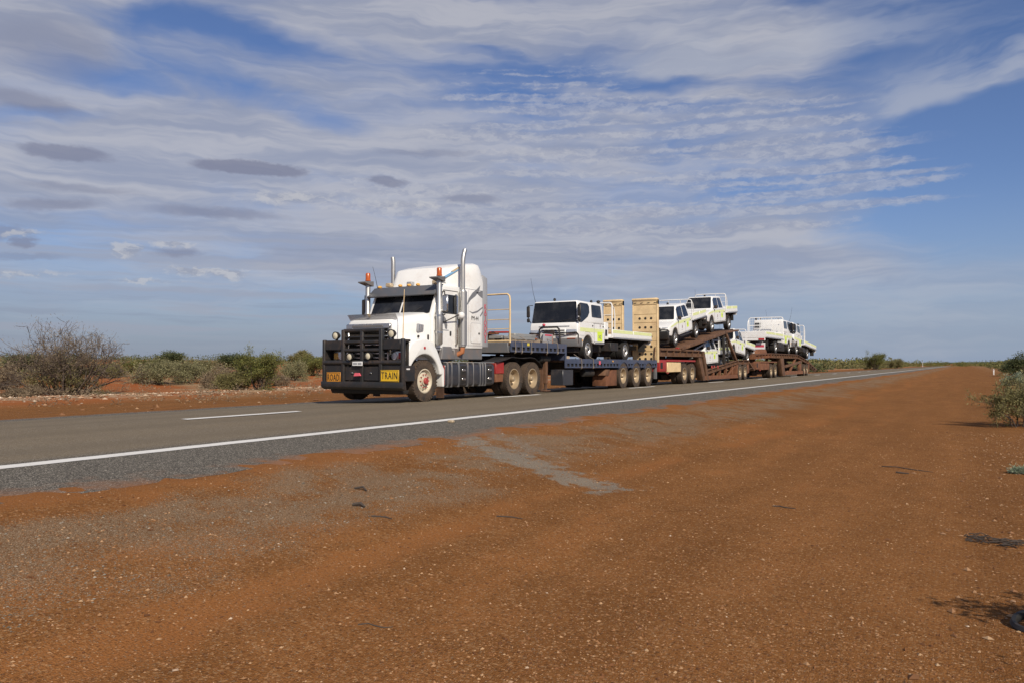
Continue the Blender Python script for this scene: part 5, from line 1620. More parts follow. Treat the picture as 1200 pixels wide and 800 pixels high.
beam(.70, .95, 24.0, 24.25, 1.08, 1.22, 'timber_pale', 'pale timber chock on the lower deck under the truck bumper', 'timber_block', 'timber', -.4)
wb_ = Thing('warning_board', 'white folded warning board with red edge leaning on the upper deck', 'sign', (CX, 22.6, 1.56), (0, 22.6, 1.56))
wb_.part('board_face', MB().prism([(22.25, 1.57), (22.32, 1.93), (22.95, 1.93), (22.92, 1.57)], .93, .955, 'x', .004), 'panel_grey')
wb_.part('red_strip', MB().box(.955, .958, 22.40, 22.88, 1.86, 1.91), 'letter_red')
wb_.part('end_plate', MB().box(.62, .955, 22.955, 22.985, 1.57, 1.93, .004), 'orange_rust')


def i_beam(mb, y0, z0, y1, z1, x, sd, h=.30, fl=.16, th=.03):
    """Side beam whose top edge runs (y0,z0)-(y1,z1): web with top and bottom flanges; outer face at x."""
    xi = x - sd * fl
    mb.prism([(y0, z0 - th), (y0, z0), (y1, z1), (y1, z1 - th)], xi, x, 'x')
    mb.prism([(y0, z0 - h), (y0, z0 - h + th), (y1, z1 - h + th), (y1, z1 - h)], xi, x, 'x')
    mb.prism([(y0, z0 - h + th), (y0, z0 - th), (y1, z1 - th), (y1, z1 - h + th)], x - sd * fl * .6, x - sd * fl * .5, 'x')
    n = max(1, int((y1 - y0) / .9))
    for k in range(n + 1):
        t = k / n
        y = y0 + .03 + (y1 - y0 - .06) * t
        z = z0 + (z1 - z0) * t
        mb.box(xi, x - sd * .005, y - .02, y + .02, z - h + th, z - th)
    return mb


def dolly(name, label, y0, y1, wheels, frame_m, guard_m, gy, hitch=True):
    T = Thing(name, label, 'trailer dolly', (CX, y0, 0), (0, y0, 0), 'tandem dollies under the trailer noses')
    for sd in (1, -1):
        T.part('side_rail', MB().box(sd * .40, sd * .52, y0 + .3, y1, .72, .98, .01), frame_m)
        T.part('outrigger', MB().prism([(gy[0] - 1.0, .62), (gy[0] - 1.0, 1.08), (gy[0] - .85, 1.14), (gy[0] + .0, 1.14), (gy[0] + .0, .62)], sd * .52, sd * 1.20, 'x', .01), frame_m)
        T.part('outrigger_slot', MB().box(sd * 1.20, sd * 1.204, gy[0] - .86, gy[0] - .55, .74, 1.02), 'under_black')
        T.part('guard_rail', MB().box(sd * 1.14, sd * 1.22, gy[0], wheels[1] + .55, 1.06, 1.15, .01), frame_m)
        T.part('mudguard', MB().box(sd * .66, sd * 1.215, gy[0] + .06, gy[1], .58, 1.03, .02), guard_m)
        T.part('hose', MB().tube([(sd * 1.16, gy[0] - .2, .66), (sd * 1.2, gy[0] + .1, .52), (sd * 1.18, gy[0] + .35, .58)], .022, 6), 'hub_red')
        T.part('mudflap', MB().box(sd * .62, sd * 1.18, wheels[1] + .62, wheels[1] + .645, .14, .80), 'rubber')
    T.part('drawbar', MB().prism([(y0 - .9, .62), (y0 - .9, .76), (y0 + .6, .98), (y0 + .6, .74)], -.14, .14, 'x', .01), frame_m)
    T.part('turntable', MB().lathe([(.55, 0), (.58, .05), (.58, .14), (.3, .16)], (0, sum(wheels) / 2, .99), 'z', 24), 'under_black')
    for y in wheels:
        axle(T, y, .485, 1.235)
    return T


dolly('converter_dolly', 'red tandem dolly with a beige mudguard behind the raised ramps', 33.0, 38.3, (36.3, 37.55), 'red_paint', 'beige_paint', (33.78, 35.78))
dolly('converter_dolly', 'rust-brown tandem dolly under the front of the rearmost trailer', 51.6, 58.2, (55.8, 57.25), 'rust_red', 'rust_red', (52.35, 55.25))


def car_carrier():
    Y0 = 32.8
    T = Thing('car_carrier_trailer', 'rusty two-deck car carrier trailer loaded with four white utes', 'trailer', (CX, Y0, 0), (0, Y0, 0))
    hw = 1.22
    for sd in (1, -1):
        T.part('neck_beam', i_beam(MB(), 32.85, 1.60, 39.70, 1.62, sd * hw, sd, .30, .20), 'rust')
        T.part('neck_leg', MB().prism([(38.75, 1.32), (39.25, 1.32), (40.05, .10), (39.55, .10)], sd * .86, sd * 1.18, 'x', .01), 'rust')
        T.part('neck_leg', MB().prism([(39.35, 1.62), (39.72, 1.62), (40.50, .10), (40.15, .10)], sd * .95, sd * 1.215, 'x', .01), 'rust')
        T.part('well_sill', MB().box(sd * 1.02, sd * 1.20, 39.9, 47.2, .13, .34, .01), 'rust_red')
        T.part('rising_beam', i_beam(MB(), 40.25, .64, 46.8, 1.20, sd * 1.21, sd, .22, .18), 'rust')
        for y in (41.6, 42.9, 44.2, 45.5):
            zt = .62 + (y - 40.3) * .56 / 6.5 - .2
            T.part('well_upright', MB().box(sd * 1.03, sd * 1.17, y - .10, y + .10, .34, zt, .01), 'rust_red')
        T.part('well_brace', MB().prism([(44.6, .34), (44.9, .34), (46.4, .86), (46.1, .86)], sd * 1.04, sd * 1.14, 'x', .008), 'rust_red')
        T.part('tail_beam', i_beam(MB(), 46.7, 1.20, 49.4, 1.20, sd * 1.215, sd, .26, .20), 'rust')
        T.part('tail_guard', MB().prism([(46.45, .30), (46.45, .92), (46.75, .92), (46.75, .30)], sd * .70, sd * 1.20, 'x', .01), 'rust_red')
        T.part('tail_guard', MB().prism([(48.95, .35), (48.95, .94), (49.45, .94), (49.45, .45)], sd * .70, sd * 1.20, 'x', .01), 'rust_red')
        # tower that holds up the tilting deck
        tw = T.part('tower_post', MB().prism([(43.62, 2.66), (43.82, 2.66), (43.98, .92), (43.78, .92)], sd * 1.05, sd * 1.17, 'x', .008), 'under_black')
        T.part('tower_brace', MB().prism([(44.05, 2.72), (44.38, 2.72), (46.70, 1.18), (46.38, 1.18)], sd * 1.03, sd * 1.18, 'x', .01), 'rust')
        T.part('tower_post', MB().prism([(44.55, 2.40), (44.68, 2.36), (44.92, 1.02), (44.80, 1.02)], sd * 1.02, sd * 1.12, 'x', .006), 'under_black')
        for k in range(5):
            z = 2.45 - k * .27
            T.part('ladder_rung', MB().tube([(sd * 1.10, 43.85 + k * .02, z), (sd * 1.08, 44.62 + k * .05, z - .02)], .018, 6), 'galv')
        T.part('tail_ramp', MB().prism([(49.4, 1.14), (49.4, 1.22), (51.2, .62), (51.16, .52)], sd * .66, sd * 1.16, 'x', .008), 'rust')
        T.part('tail_ramp_stay', MB().tube([(sd * 1.12, 49.45, .62), (sd * 1.12, 50.6, .72)], .03, 6), 'rust_dark')
        T.part('ram', MB().tube([(sd * .9, 38.6, 1.62), (sd * .9, 41.2, 2.12)], .05, 8), 'galv')
    T.part('front_deck', MB().box(-hw + .02, hw - .02, 32.86, 38.9, 1.605, 1.66, .008), 'rust')
    T.part('tilt_deck', MB().prism([(35.85, 1.665), (35.85, 1.72), (43.9, 2.79), (46.9, 3.02), (46.9, 2.93), (43.95, 2.69)], -hw, hw, 'x', .008), 'rust')
    for sd in (1, -1):
        T.part('deck_edge_rail', MB().prism([(35.85, 1.72), (36.0, 1.75), (43.9, 2.82), (43.9, 2.66), (35.9, 1.60)], sd * hw, sd * (hw + .035), 'x', .006), 'rust')
    T.part('well_floor', MB().prism([(39.9, .36), (39.9, .42), (42.0, .46), (46.8, 1.16), (49.4, 1.16), (49.4, 1.10), (46.8, 1.10), (42.0, .40)], -1.02, 1.02, 'x', .008), 'rust_dark')
    T.part('cross_tube', MB().tube([(-1.1, 43.72, 2.55), (1.1, 43.72, 2.55)], .05, 8), 'under_black')
    T.part('front_face', MB().box(-hw + .02, hw - .02, 32.82, 32.86, 1.30, 1.60), 'rust')
    for y in (47.05, 48.32):
        axle(T, y, .485, 1.235)
    T.part('wheel_chock', MB().box(1.0, 1.15, 35.6, 35.8, 1.665, 1.74, .01), 'red_paint')
    for dx, y in ((1.05, 41.25), (1.0, 41.9), (1.08, 42.3)):
        T.part('load_binder', MB().ball((dx + .1, y, .78), .05, .09, .10, 8), 'red_paint')
    return T


car_carrier()


def rear_carrier():
    Y0 = 51.2
    T = Thing('car_carrier_trailer', 'rearmost rusty trailer of the road train carrying two white trucks', 'trailer', (CX, Y0, 0), (0, Y0, 0))
    hw = 1.22
    for sd in (1, -1):
        T.part('neck_beam', i_beam(MB(), 51.2, 1.56, 56.0, 1.70, sd * hw, sd, .28, .20), 'rust_red')
        T.part('deck_beam', i_beam(MB(), 56.0, 1.70, 66.0, 1.72, sd * hw, sd, .30, .20), 'rust')
        T.part('slope_beam', i_beam(MB(), 66.0, 1.72, 71.2, 1.22, sd * hw, sd, .28, .20), 'rust')
        T.part('neck_leg', MB().prism([(59.1, 1.42), (60.3, 1.42), (60.9, .08), (59.9, .08)], sd * .90, sd * 1.21, 'x', .012), 'rust')
        T.part('well_sill', MB().box(sd * 1.02, sd * 1.20, 60.2, 71.0, .16, .42, .01), 'rust_red')
        T.part('diagonal', MB().prism([(61.2, .70), (61.2, .88), (68.0, 1.24), (68.0, 1.06)], sd * 1.06, sd * 1.19, 'x', .01), 'rust')
        T.part('diagonal', MB().prism([(63.0, .42), (63.5, .42), (65.8, 1.42), (65.3, 1.42)], sd * 1.04, sd * 1.16, 'x', .01), 'rust_red')
        T.part('well_upright', MB().box(sd * 1.02, sd * 1.18, 67.0, 67.8, .40, 1.25, .01), 'rust_red')
        T.part('tail_guard', MB().box(sd * .7, sd * 1.20, 71.0, 71.5, .35, 1.15, .01), 'rust_red')
        T.part('tail_ramp', MB().prism([(71.2, 1.14), (71.2, 1.24), (75.8, .50), (75.7, .38)], sd * .70, sd * 1.18, 'x', .01), 'rust')
        for k in range(4):
            y = 71.9 + k * 1.0
            z = 1.10 - k * .16
            T.part('ramp_rib', MB().box(sd * .98, sd * 1.19, y, y + .12, z - .35, z, .006), 'rust_dark')
    T.part('deck', MB().prism([(51.3, 1.58), (51.3, 1.60), (56.0, 1.735), (66.0, 1.755), (71.2, 1.26), (71.2, 1.21), (66.0, 1.70), (56.0, 1.68)], -hw + .03, hw - .03, 'x', .004), 'rust_dark')
    T.part('front_face', MB().box(-hw + .02, hw - .02, 51.16, 51.2, 1.28, 1.58), 'rust_red')
    T.part('bulkhead', MB().prism([(53.0, 1.60), (53.3, 1.92), (55.0, 1.98), (55.4, 1.71)], -.2, 1.05, 'x', .01), 'rust_red')
    for y in (68.9, 70.28):
        axle(T, y, .485, 1.235)
    sg = T.part('sign_panel', MB().box(.15, 1.15, 54.3, 54.33, 1.98, 2.42, .006), 'sign_white')
    T.part('sign_band', MB().box(.22, 1.08, 54.294, 54.3, 2.12, 2.28), 'letter_red', sg)
    return T


rear_carrier()


# ------------------------------------------------------------------ plants
def leaf_arrays(C, D, ln, wd, rng, droop=0.0):
    """Small pointed leaves (two triangles each) at centres C pointing roughly along D."""
    n = len(C)
    d = D + rng.normal(0, 0.75, (n, 3))
    d[:, 2] -= droop
    d /= np.linalg.norm(d, axis=1, keepdims=True) + 1e-9
    r = rng.normal(0, 1, (n, 3))
    s = np.cross(d, r)
    s /= np.linalg.norm(s, axis=1, keepdims=True) + 1e-9
    k = rng.uniform(0.6, 1.3, (n, 1))
    a = C
    b = C + d * (ln * 0.5 * k) + s * (wd * 0.5 * k)
    c = C + d * (ln * k)
    e = C + d * (ln * 0.5 * k) - s * (wd * 0.5 * k)
    V = np.stack([a, b, c, e], 1).reshape(-1, 3)
    i = np.arange(n) * 4
    F = np.stack([i, i + 1, i + 2, i + 3], 1)
    return V, F


def branch_tree(rng, h, spread, stems, levels, kids, bend=0.25, up=0.5, r0=0.05, first=0.25, rmin=0.003):
    """Returns polylines [(pts, radii)] and terminal twig points with directions."""
    lines, tips = [], []

    def grow(p, d, ln, r, lev):
        n = 4
        pts, rs = [p.copy()], [r]
        q = p.copy()
        dd = d.copy()
        for k in range(n):
            dd = dd + rng.normal(0, bend, 3)
            dd[2] += up * 0.12
            dd /= np.linalg.norm(dd)
            q = q + dd * ln / n
            pts.append(q.copy())
            rs.append(max(rmin, r * (1 - 0.55 * (k + 1) / n)))
        lines.append((pts, rs))
        if lev <= 0:
            for k in (1, 2, 3, 4):
                tips.append((pts[k], dd.copy()))
            return
        for c in range(kids + (1 if rng.random() < 0.4 else 0)):
            k = rng.integers(1 if lev < levels else 2, n + 1)
            nd = dd + rng.normal(0, 0.62, 3)
            nd[2] += up * 0.25
            nd /= np.linalg.norm(nd)
            grow(pts[k], nd, ln * rng.uniform(0.52, 0.78), rs[k] * 0.62, lev - 1)

    for s in range(stems):
        a = 2 * math.pi * (s + rng.uniform(-0.3, 0.3)) / stems
        sp = spread * rng.uniform(0.35, 1.0)
        d = np.array([math.cos(a) * sp, math.sin(a) * sp, h * rng.uniform(0.75, 1.0)])
        ln = np.linalg.norm(d) * 0.52
        d /= np.linalg.norm(d)
        p = np.array([math.cos(a) * first * rng.uniform(0.1, 1), math.sin(a) * first * rng.uniform(0.1, 1), -0.04])
        grow(p, d, ln, r0 * rng.uniform(0.7, 1.1), levels)
    return lines, tips


def tubes_mesh(name, lines, n=4):
    VV, FF, o = [], [], 0
    for pts, rs in lines:
        P = np.array(pts)
        D = np.gradient(P, axis=0)
        D /= np.linalg.norm(D, axis=1, keepdims=True) + 1e-9
        ref = np.where(np.abs(D[:, 2:3]) < 0.9, np.array([[0, 0, 1.0]]), np.array([[1.0, 0, 0]]))
        U = np.cross(D, ref)
        U /= np.linalg.norm(U, axis=1, keepdims=True) + 1e-9
        Wv = np.cross(D, U)
        R_ = np.array(rs)[:, None]
        ang = 2 * math.pi * np.arange(n) / n
        ring = P[:, None, :] + (U[:, None, :] * np.cos(ang)[None, :, None] + Wv[:, None, :] * np.sin(ang)[None, :, None]) * R_[:, None, :]
        m = len(P)
        VV.append(ring.reshape(-1, 3))
        i = np.arange(m * n).reshape(m, n)
        j = np.roll(i, -1, axis=1)
        FF.append(np.stack([i[:-1], j[:-1], j[1:], i[1:]], -1).reshape(-1, 4) + o)
        o += m * n
    me = bpy.data.meshes.new(name)
    fast_mesh(me, np.concatenate(VV), np.concatenate(FF))
    return me


def shrub_meshes(seed, h, spread, stems=9, levels=3, kids=3, per_tip=6, ln=.06, wd=.025, leaf='leaf_green', wood='bark_grey', bend=.25, up=.5, r0=.04, scatter=.10, bare=0.0, first=.25, rmin=.003):
    rng = np.random.default_rng(seed)
    lines, tips = branch_tree(rng, h, spread, stems, levels, kids, bend, up, r0, first, rmin)
    # fit to the wanted size
    T = np.array([t[0] for t in tips])
    sc = np.array([spread / max(0.2, np.percentile(np.hypot(T[:, 0], T[:, 1]), 95)), 0, h / max(0.2, np.percentile(T[:, 2], 98))])
    sc[1] = sc[0]
    lines = [([p * sc for p in pts], rs) for pts, rs in lines]
    T = T * sc
    D = np.array([t[1] for t in tips])
    T[:, 2] = np.maximum(T[:, 2], 0.03)
    wood_me = tubes_mesh('trunk', lines)
    wood_me.materials.append(MATS[wood])
    keep = rng.random(len(T)) >= bare
    T, D = T[keep], D[keep]
    C = np.repeat(T, per_tip, 0) + rng.normal(0, scatter, (len(T) * per_tip, 3)) * np.array([1, 1, .8])
    C[:, 2] = np.maximum(C[:, 2], 0.02)
    V, F = leaf_arrays(C, np.repeat(D, per_tip, 0), ln, wd, rng)
    leaf_me = bpy.data.meshes.new('crown')
    fast_mesh(leaf_me, V, F, smooth=False)
    leaf_me.materials.append(MATS[leaf])
    return wood_me, leaf_me


PROTO = {}


def proto(key, **kw):
    PROTO[key] = shrub_meshes(**kw)


proto('bare', seed=17, h=2.6, spread=2.45, stems=30, levels=3, kids=3, per_tip=3, ln=.12, wd=.012, leaf='leaf_dry', bend=.15, up=.30, r0=.050, scatter=.13, bare=.10, first=.9, rmin=.0065)
proto('bare_core', seed=31, h=1.25, spread=1.3, stems=12, levels=3, kids=3, per_tip=6, ln=.08, wd=.02, leaf='leaf_olive', bend=.25, r0=.03, scatter=.10, first=.5)
proto('green', seed=4, h=1.7, spread=1.1, stems=9, levels=3, kids=3, per_tip=8, ln=.09, wd=.032, leaf='leaf_green', scatter=.11, r0=.045)
proto('sage', seed=5, h=1.35, spread=1.2, stems=10, levels=3, kids=3, per_tip=7, ln=.09, wd=.036, leaf='leaf_sage', scatter=.12, up=.3)
proto('olive', seed=6, h=1.3, spread=1.1, stems=10, levels=3, kids=3, per_tip=9, ln=.10, wd=.034, leaf='leaf_olive', scatter=.12)
proto('dry', seed=8, h=.9, spread=.95, stems=11, levels=3, kids=3, per_tip=6, ln=.10, wd=.022, leaf='leaf_dry', scatter=.09, bend=.3)
proto('dark', seed=9, h=2.2, spread=1.6, stems=8, levels=3, kids=3, per_tip=12, ln=.16, wd=.07, leaf='leaf_dark', scatter=.20, r0=.06)
proto('dome', seed=10, h=2.4, spread=1.7, stems=7, levels=3, kids=3, per_tip=12, ln=.18, wd=.08, leaf='leaf_olive', scatter=.20, r0=.07, up=.8)
proto('near', seed=11, h=1.0, spread=.85, stems=8, levels=3, kids=3, per_tip=9, ln=.05, wd=.020, leaf='leaf_olive', scatter=.055, r0=.022, bend=.3)
proto('near_sage', seed=12, h=1.0, spread=.9, stems=9, levels=3, kids=3, per_tip=8, ln=.05, wd=.020, leaf='leaf_sage', scatter=.06, r0=.022, bend=.3)
proto('silver', seed=13, h=.55, spread=.55, stems=12, levels=2, kids=3, per_tip=10, ln=.06, wd=.03, leaf='leaf_silver', scatter=.07, r0=.012)
proto('tree', seed=14, h=4.0, spread=2.0, stems=5, levels=4, kids=3, per_tip=7, ln=.17, wd=.07, leaf='leaf_dark', scatter=.20, r0=.11, up=.7, bend=.3)
proto('tuft', seed=15, h=.16, spread=.16, stems=16, levels=1, kids=3, per_tip=6, ln=.045, wd=.012, leaf='leaf_silver', scatter=.025, r0=.004, first=.04)


def plant(name, key, x, y, label, s=1.0, sz=None, rz=0.0, cat='shrub', group=None, extra=None):
    e = link(name, None)
    e.location = (x, y, float(ground_z(x, y)))
    e.rotation_euler = (0, 0, rz)
    e.scale = (s, s, sz or s)
    tag(e, label, cat, group)
    for k in (key,) if not extra else (key, extra):
        w, l = PROTO[k]
        link('trunk', w, e)
        link('crown', l, e)
    return e


plant('bare_shrub', 'bare', -31.9, 18.0, 'large leafless grey shrub with many spreading stems across the road', 1.0, 1.0, .4, extra='bare_core')
plant('dry_shrub', 'dry', -35.8, 17.3, 'low brown shrub at the left edge beside the leafless one', 1.25, 1.0)
plant('dry_shrub', 'dry', -30.2, 15.6, 'brown twiggy low shrub in front of the leafless one', .8, .5, 1.0)
plant('green_shrub', 'green', -26.9, 23.7, 'upright dark green shrub standing alone at the stony verge', 0.85, 0.9)
plant('green_shrub', 'olive', -27.9, 23.2, 'olive skirt shrub touching the dark green one at the verge', .75, .55, 2)
plant('sage_shrub', 'sage', -40.0, 27.6, 'pale grey-green shrub left of the middle of the scrub', 1.15, 0.85)
plant('sage_shrub', 'sage', -40.4, 30.3, 'pale grey-green rounded shrub, right of its twin in the scrub', 1.05, 0.88, 1.4)
plant('dry_shrub', 'dry', -34.0, 27.6, 'dry brown-grey bush behind the stone belt, left of the dark green shrub', 1.15, 1.15, 2)
plant('dry_shrub', 'dry', -36.6, 29.4, 'sparse dry bush behind the stone belt between sage shrubs', .9, .8, .7)
plant('sage_shrub', 'sage', -53.4, 38.3, 'grey-green shrub farther back behind the pair of sage shrubs', 0.95, 0.7, 2.2)
plant('olive_shrub', 'olive', -52.6, 32.9, 'olive shrub beyond the leafless one, right of its stems', 1.0, 0.65)
plant('olive_shrub', 'olive', -60.0, 36.5, 'broad olive shrub behind the crown of the leafless shrub', 1.2, 0.65, 3)
plant('dark_shrub', 'dark', -78.6, 40.9, 'dark shrub far behind the leafless one at the left edge', 1.4, 0.75)
plant('green_shrub', 'green', -57.2, 38.3, 'bright green mounded shrub on the scrub skyline', 1.1, 0.75, 1)
plant('sage_shrub', 'sage', -59.6, 46.2, 'pale sage shrub on the skyline left of the domed tree', 1.0, 0.8, 4)
plant('olive_shrub', 'olive', -46.6, 39.9, 'low olive shrub on the red flat behind the dark green shrub', 1.1, 0.6, 5)
plant('sage_shrub', 'sage', -45.0, 43.2, 'small grey-green shrub right of the dark green shrub', 1.0, 1.0, 5)
plant('dry_shrub', 'dry', -35.6, 32.4, 'dry straw-coloured bush right of the dark green shrub', 1.0, .8, 5)
plant('green_shrub', 'green', -54.6, 54.9, 'green shrub partly hidden behind the left end of the bullbar', 1.6, 1.05, 2)
plant('dome_tree', 'dome', -111.5, 108.5, 'rounded brownish tree on the skyline left of the bullbar', 1.25, 1.15, 0, 'tree')
plant('dark_shrub', 'dark', -98.1, 81.6, 'dark flat-topped clump on the skyline above the dark green shrub', 1.9, 0.95, 0)
plant('dark_shrub', 'dark', -115.6, 82.9, 'small dark mound on the skyline between leafless shrub and domed tree', 1.5, 1.0, 1)
plant('verge_tree', 'green', -18.6, 209.6, 'rounded grey-green roadside tree beyond the tail of the road train', 2.1, 2.2, 0, 'tree')
plant('verge_tree', 'dome', -22.0, 245.0, 'loose dark bush right of the rounded roadside tree', 1.0, 1.0, 2, 'tree')
plant('verge_tree', 'olive', -19.5, 290.0, 'olive bush second to the right of the rounded roadside tree', 2.0, 2.2, 3, 'tree')
plant('near_shrub', 'near', 1.2, 22.4, 'green leafy bush at the right edge casting a thin shadow', .92, 1.08, .3)
plant('near_shrub', 'near_sage', 2.3, 23.2, 'grey-green bush half out of frame beside the leafy right-edge bush', 1.1, 1.0, 1.3)
plant('near_shrub', 'near_sage', 2.1, 31.5, 'grey-green bush behind the leafy bush at the right edge', .95, 1.1, 2.2)
plant('near_shrub', 'near', 3.2, 39.0, 'taller green bush third back along the right edge', 1.1, 1.2, 3.2)
plant('silver_shrub', 'silver', 3.2, 66.0, 'small silvery dome shrub alone on the red verge', 1.5, 1.4)
plant('silver_shrub', 'silver', 5.6, 80.0, 'second silvery dome shrub nearer the dark tree on the right', 1.9, 1.7, 1)
plant('dark_shrub', 'dark', 7.6, 118.0, 'dark dense shrub at the foot of the right-hand tree', 1.5, 1.1, 1)
plant('dark_shrub', 'dark', 10.6, 122.0, 'dark shrub at the far right edge below the tree crown', 1.6, 1.3, 2)
plant('verge_tree', 'tree', 11.6, 138.0, 'tall dark tree cut by the right edge of the picture', 1.3, 1.25, 0, 'tree')
plant('silver_shrub', 'tuft', 0.66, 12.9, 'tiny pale grey-green tuft on stony ground at the right edge', 1.05, .9, 0)
plant('near_shrub', 'near', 2.3, 4.35, 'bush standing just outside the right edge whose shadow falls across the gravel', 1.3, 1.45, .8)
plant('near_shrub', 'near', 2.1, 3.1, 'second bush outside the right edge shading the bottom corner', 1.3, 1.35, 2.8)

# grey-green scrub that runs back to the skyline as one mass
def scrub(name, label, seed, n, area, leaf, size, cards, cl, cw):
    rng = np.random.default_rng(seed)
    VV, FF, o = [], [], 0
    k = 0
    while k < n:
        x, y = area(rng)
        L = -x
        if -3 - 0.02 * y < L < 20 + 0.01 * max(0, y) and y < 660:
            continue
        den = 0.5 + 0.25 * math.sin(x * .07 + y * .05) + 0.25 * math.sin(x * .031 - y * .043 + 2)
        if rng.random() > 0.25 + den * .75:
            continue
        k += 1
        r = math.hypot(x, y)
        s = rng.uniform(*size) * (1 + min(1.6, r / 260))
        z = float(ground_z(x, y))
        m = cards
        u = rng.normal(0, 1, (m, 3))
        u /= np.linalg.norm(u, axis=1, keepdims=True)
        rad = rng.uniform(.45, 1.0, (m, 1)) ** .5
        lob = 1 + .3 * np.sin(3 * np.arctan2(u[:, 1:2], u[:, 0:1]) + k)
        C = u * rad * lob * np.array([s, s, s * .55])
        C[:, 2] = np.abs(C[:, 2] + s * .30)
        V, F = leaf_arrays(C + np.array([x, y, z]), u, cl * (.6 + s * .5), cw * (.6 + s * .5), rng)
        VV.append(V)
        FF.append(F + o)
        o += len(V)
    me = bpy.data.meshes.new(name)
    fast_mesh(me, np.concatenate(VV), np.concatenate(FF), smooth=False)
    me.materials.append(MATS[leaf])
    tag(link(name, me), label, None, None, 'stuff')


def polar(a0, a1, r0, r1, p=1.0):
    def f(rng):
        a = R(rng.uniform(a0, a1))
        r = r0 * (r1 / r0) ** (rng.random() ** p)
        return math.sin(a) * r, math.cos(a) * r
    return f


scrub('scrubland_bushes', 'grey-green scrub massed towards the skyline', 21, 400, polar(-80, 25, 70, 420), 'leaf_sage', (.35, .85), 130, .22, .10)
scrub('scrubland_bushes', 'olive scrub massed towards the skyline', 22, 460, polar(-80, 25, 80, 600), 'leaf_olive', (.35, .9), 130, .22, .10)
scrub('scrubland_bushes', 'dark wooded scrub along the skyline', 23, 900, polar(-80, 28, 130, 1500), 'leaf_dark', (.7, 1.35), 110, .30, .15)
scrub('scrubland_bushes', 'green scrub mixed into the roadside bushes', 25, 170, polar(-80, 25, 70, 300), 'leaf_green', (.35, .8), 130, .20, .09)
scrub('scrubland_bushes', 'tall green bushes closing the view where the road ends', 26, 420, polar(-15, 7, 300, 900), 'leaf_green', (.95, 1.8), 150, .34, .16)
scrub('scrubland_bushes', 'olive bushes along the far side of the distant road', 27, 260, polar(-22, 6, 200, 600), 'leaf_olive', (.75, 1.4), 150, .30, .14)
scrub('dry_grass', 'dry straw tussocks scattered over the red flat', 24, 420, polar(-78, -36, 27, 90), 'leaf_dry', (.10, .34), 46, .16, .03)


# ------------------------------------------------------------------ stones, sticks and litter
OCT = np.array([(1, 0, 0), (0, 1, 0), (-1, 0, 0), (0, -1, 0), (0, 0, 1), (0, 0, -1)], float)
OCTF = np.array([(0, 1, 4), (1, 2, 4), (2, 3, 4), (3, 0, 4), (1, 0, 5), (2, 1, 5), (3, 2, 5), (0, 3, 5)])


def stones(name, label, m, xy, size, rng, flat=.65):
    n = len(xy)
    size = np.minimum(size, np.median(size) * 2.6)
    x, y = xy[:, 0], xy[:, 1]
    z = ground_z(x, y)
    s = size[:, None]
    base = OCT[None] * rng.uniform(.6, 1.25, (n, 6, 1))
    base = base * np.stack([s * rng.uniform(.7, 1.3, (n, 1)), s * rng.uniform(.7, 1.3, (n, 1)), s * flat * rng.uniform(.6, 1.2, (n, 1))], -1).reshape(n, 1, 3)
    a = rng.uniform(0, 2 * math.pi, n)
    ca, sa = np.cos(a)[:, None], np.sin(a)[:, None]
    bx = base[..., 0] * ca - base[..., 1] * sa
    by = base[..., 0] * sa + base[..., 1] * ca
    V = np.stack([bx + x[:, None], by + y[:, None], base[..., 2] + (z + size * flat * .22)[:, None]], -1).reshape(-1, 3)
    F = (OCTF[None] + (np.arange(n) * 6)[:, None, None]).reshape(-1, 3)
    me = bpy.data.meshes.new(name)
    fast_mesh(me, V, F, smooth=False)
    me.materials.append(MATS[m])
    o = link(name, me)
    tag(o, label, None, None, 'stuff')
    return o


rng = np.random.default_rng(55)


def near_xy(n, a0, a1, r0, r1, p=1.0):
    a = np.radians(rng.uniform(a0, a1, n))
    r = r0 * (r1 / r0) ** (rng.random(n) ** p)
    return np.stack([np.sin(a) * r, np.cos(a) * r], -1)


def nz(x, y):
    return .5 + .25 * np.sin(1.3 * x + .7 * y) + .25 * np.sin(2.9 * x - 1.9 * y + 1) * np.sin(.8 * y + .5 * x)


xy = near_xy(80000, -66, 8, 2.4, 20)
k = (xy[:, 0] > -6.4) & (rng.random(len(xy)) < .25 + .75 * nz(xy[:, 0], xy[:, 1]))
xy = xy[k]
stones('red_gravel', 'rust-coloured grit strewn over the foreground earth', 'stone_red', xy, rng.lognormal(math.log(.0042), .45, len(xy)) * (1 + np.hypot(xy[:, 0], xy[:, 1]) * .05), rng)
xy = near_xy(26000, -66, -2, 3.2, 22)
L = -xy[:, 0] + 1.1 * (nz(xy[:, 0] * .7, xy[:, 1] * .5) - .5)
k = (L > 4.0) & (L < 6.1) & (-xy[:, 0] < 6.45) & (rng.random(len(xy)) < .35 + .65 * nz(xy[:, 0] * .8 + 2, xy[:, 1] * .6))
xy = xy[k]
stones('road_gravel', 'grey road metal spilled along the edge of the seal', 'stone_grey', xy, rng.lognormal(math.log(.0058), .35, len(xy)) * (1 + np.hypot(xy[:, 0], xy[:, 1]) * .02), rng)
# stony bank at the right edge
xy = np.stack([rng.normal(1.6, .95, 5200), rng.uniform(3.0, 20, 5200)], -1)
xy = xy[(xy[:, 0] > -.6 + .35 * np.sin(xy[:, 1] * 1.3))]
stones('stony_bank', 'tan and red stones along the right-hand bank', 'stone_tan', xy, rng.lognormal(math.log(.012), .50, len(xy)), rng)
xy = near_xy(380, -64, 6, 3.0, 26)
xy = xy[xy[:, 0] > -6.2]
stones('pale_pebbles', 'scattered cream pebbles on the red ground', 'stone_pale', xy, rng.lognormal(math.log(.0075), .38, len(xy)), rng)
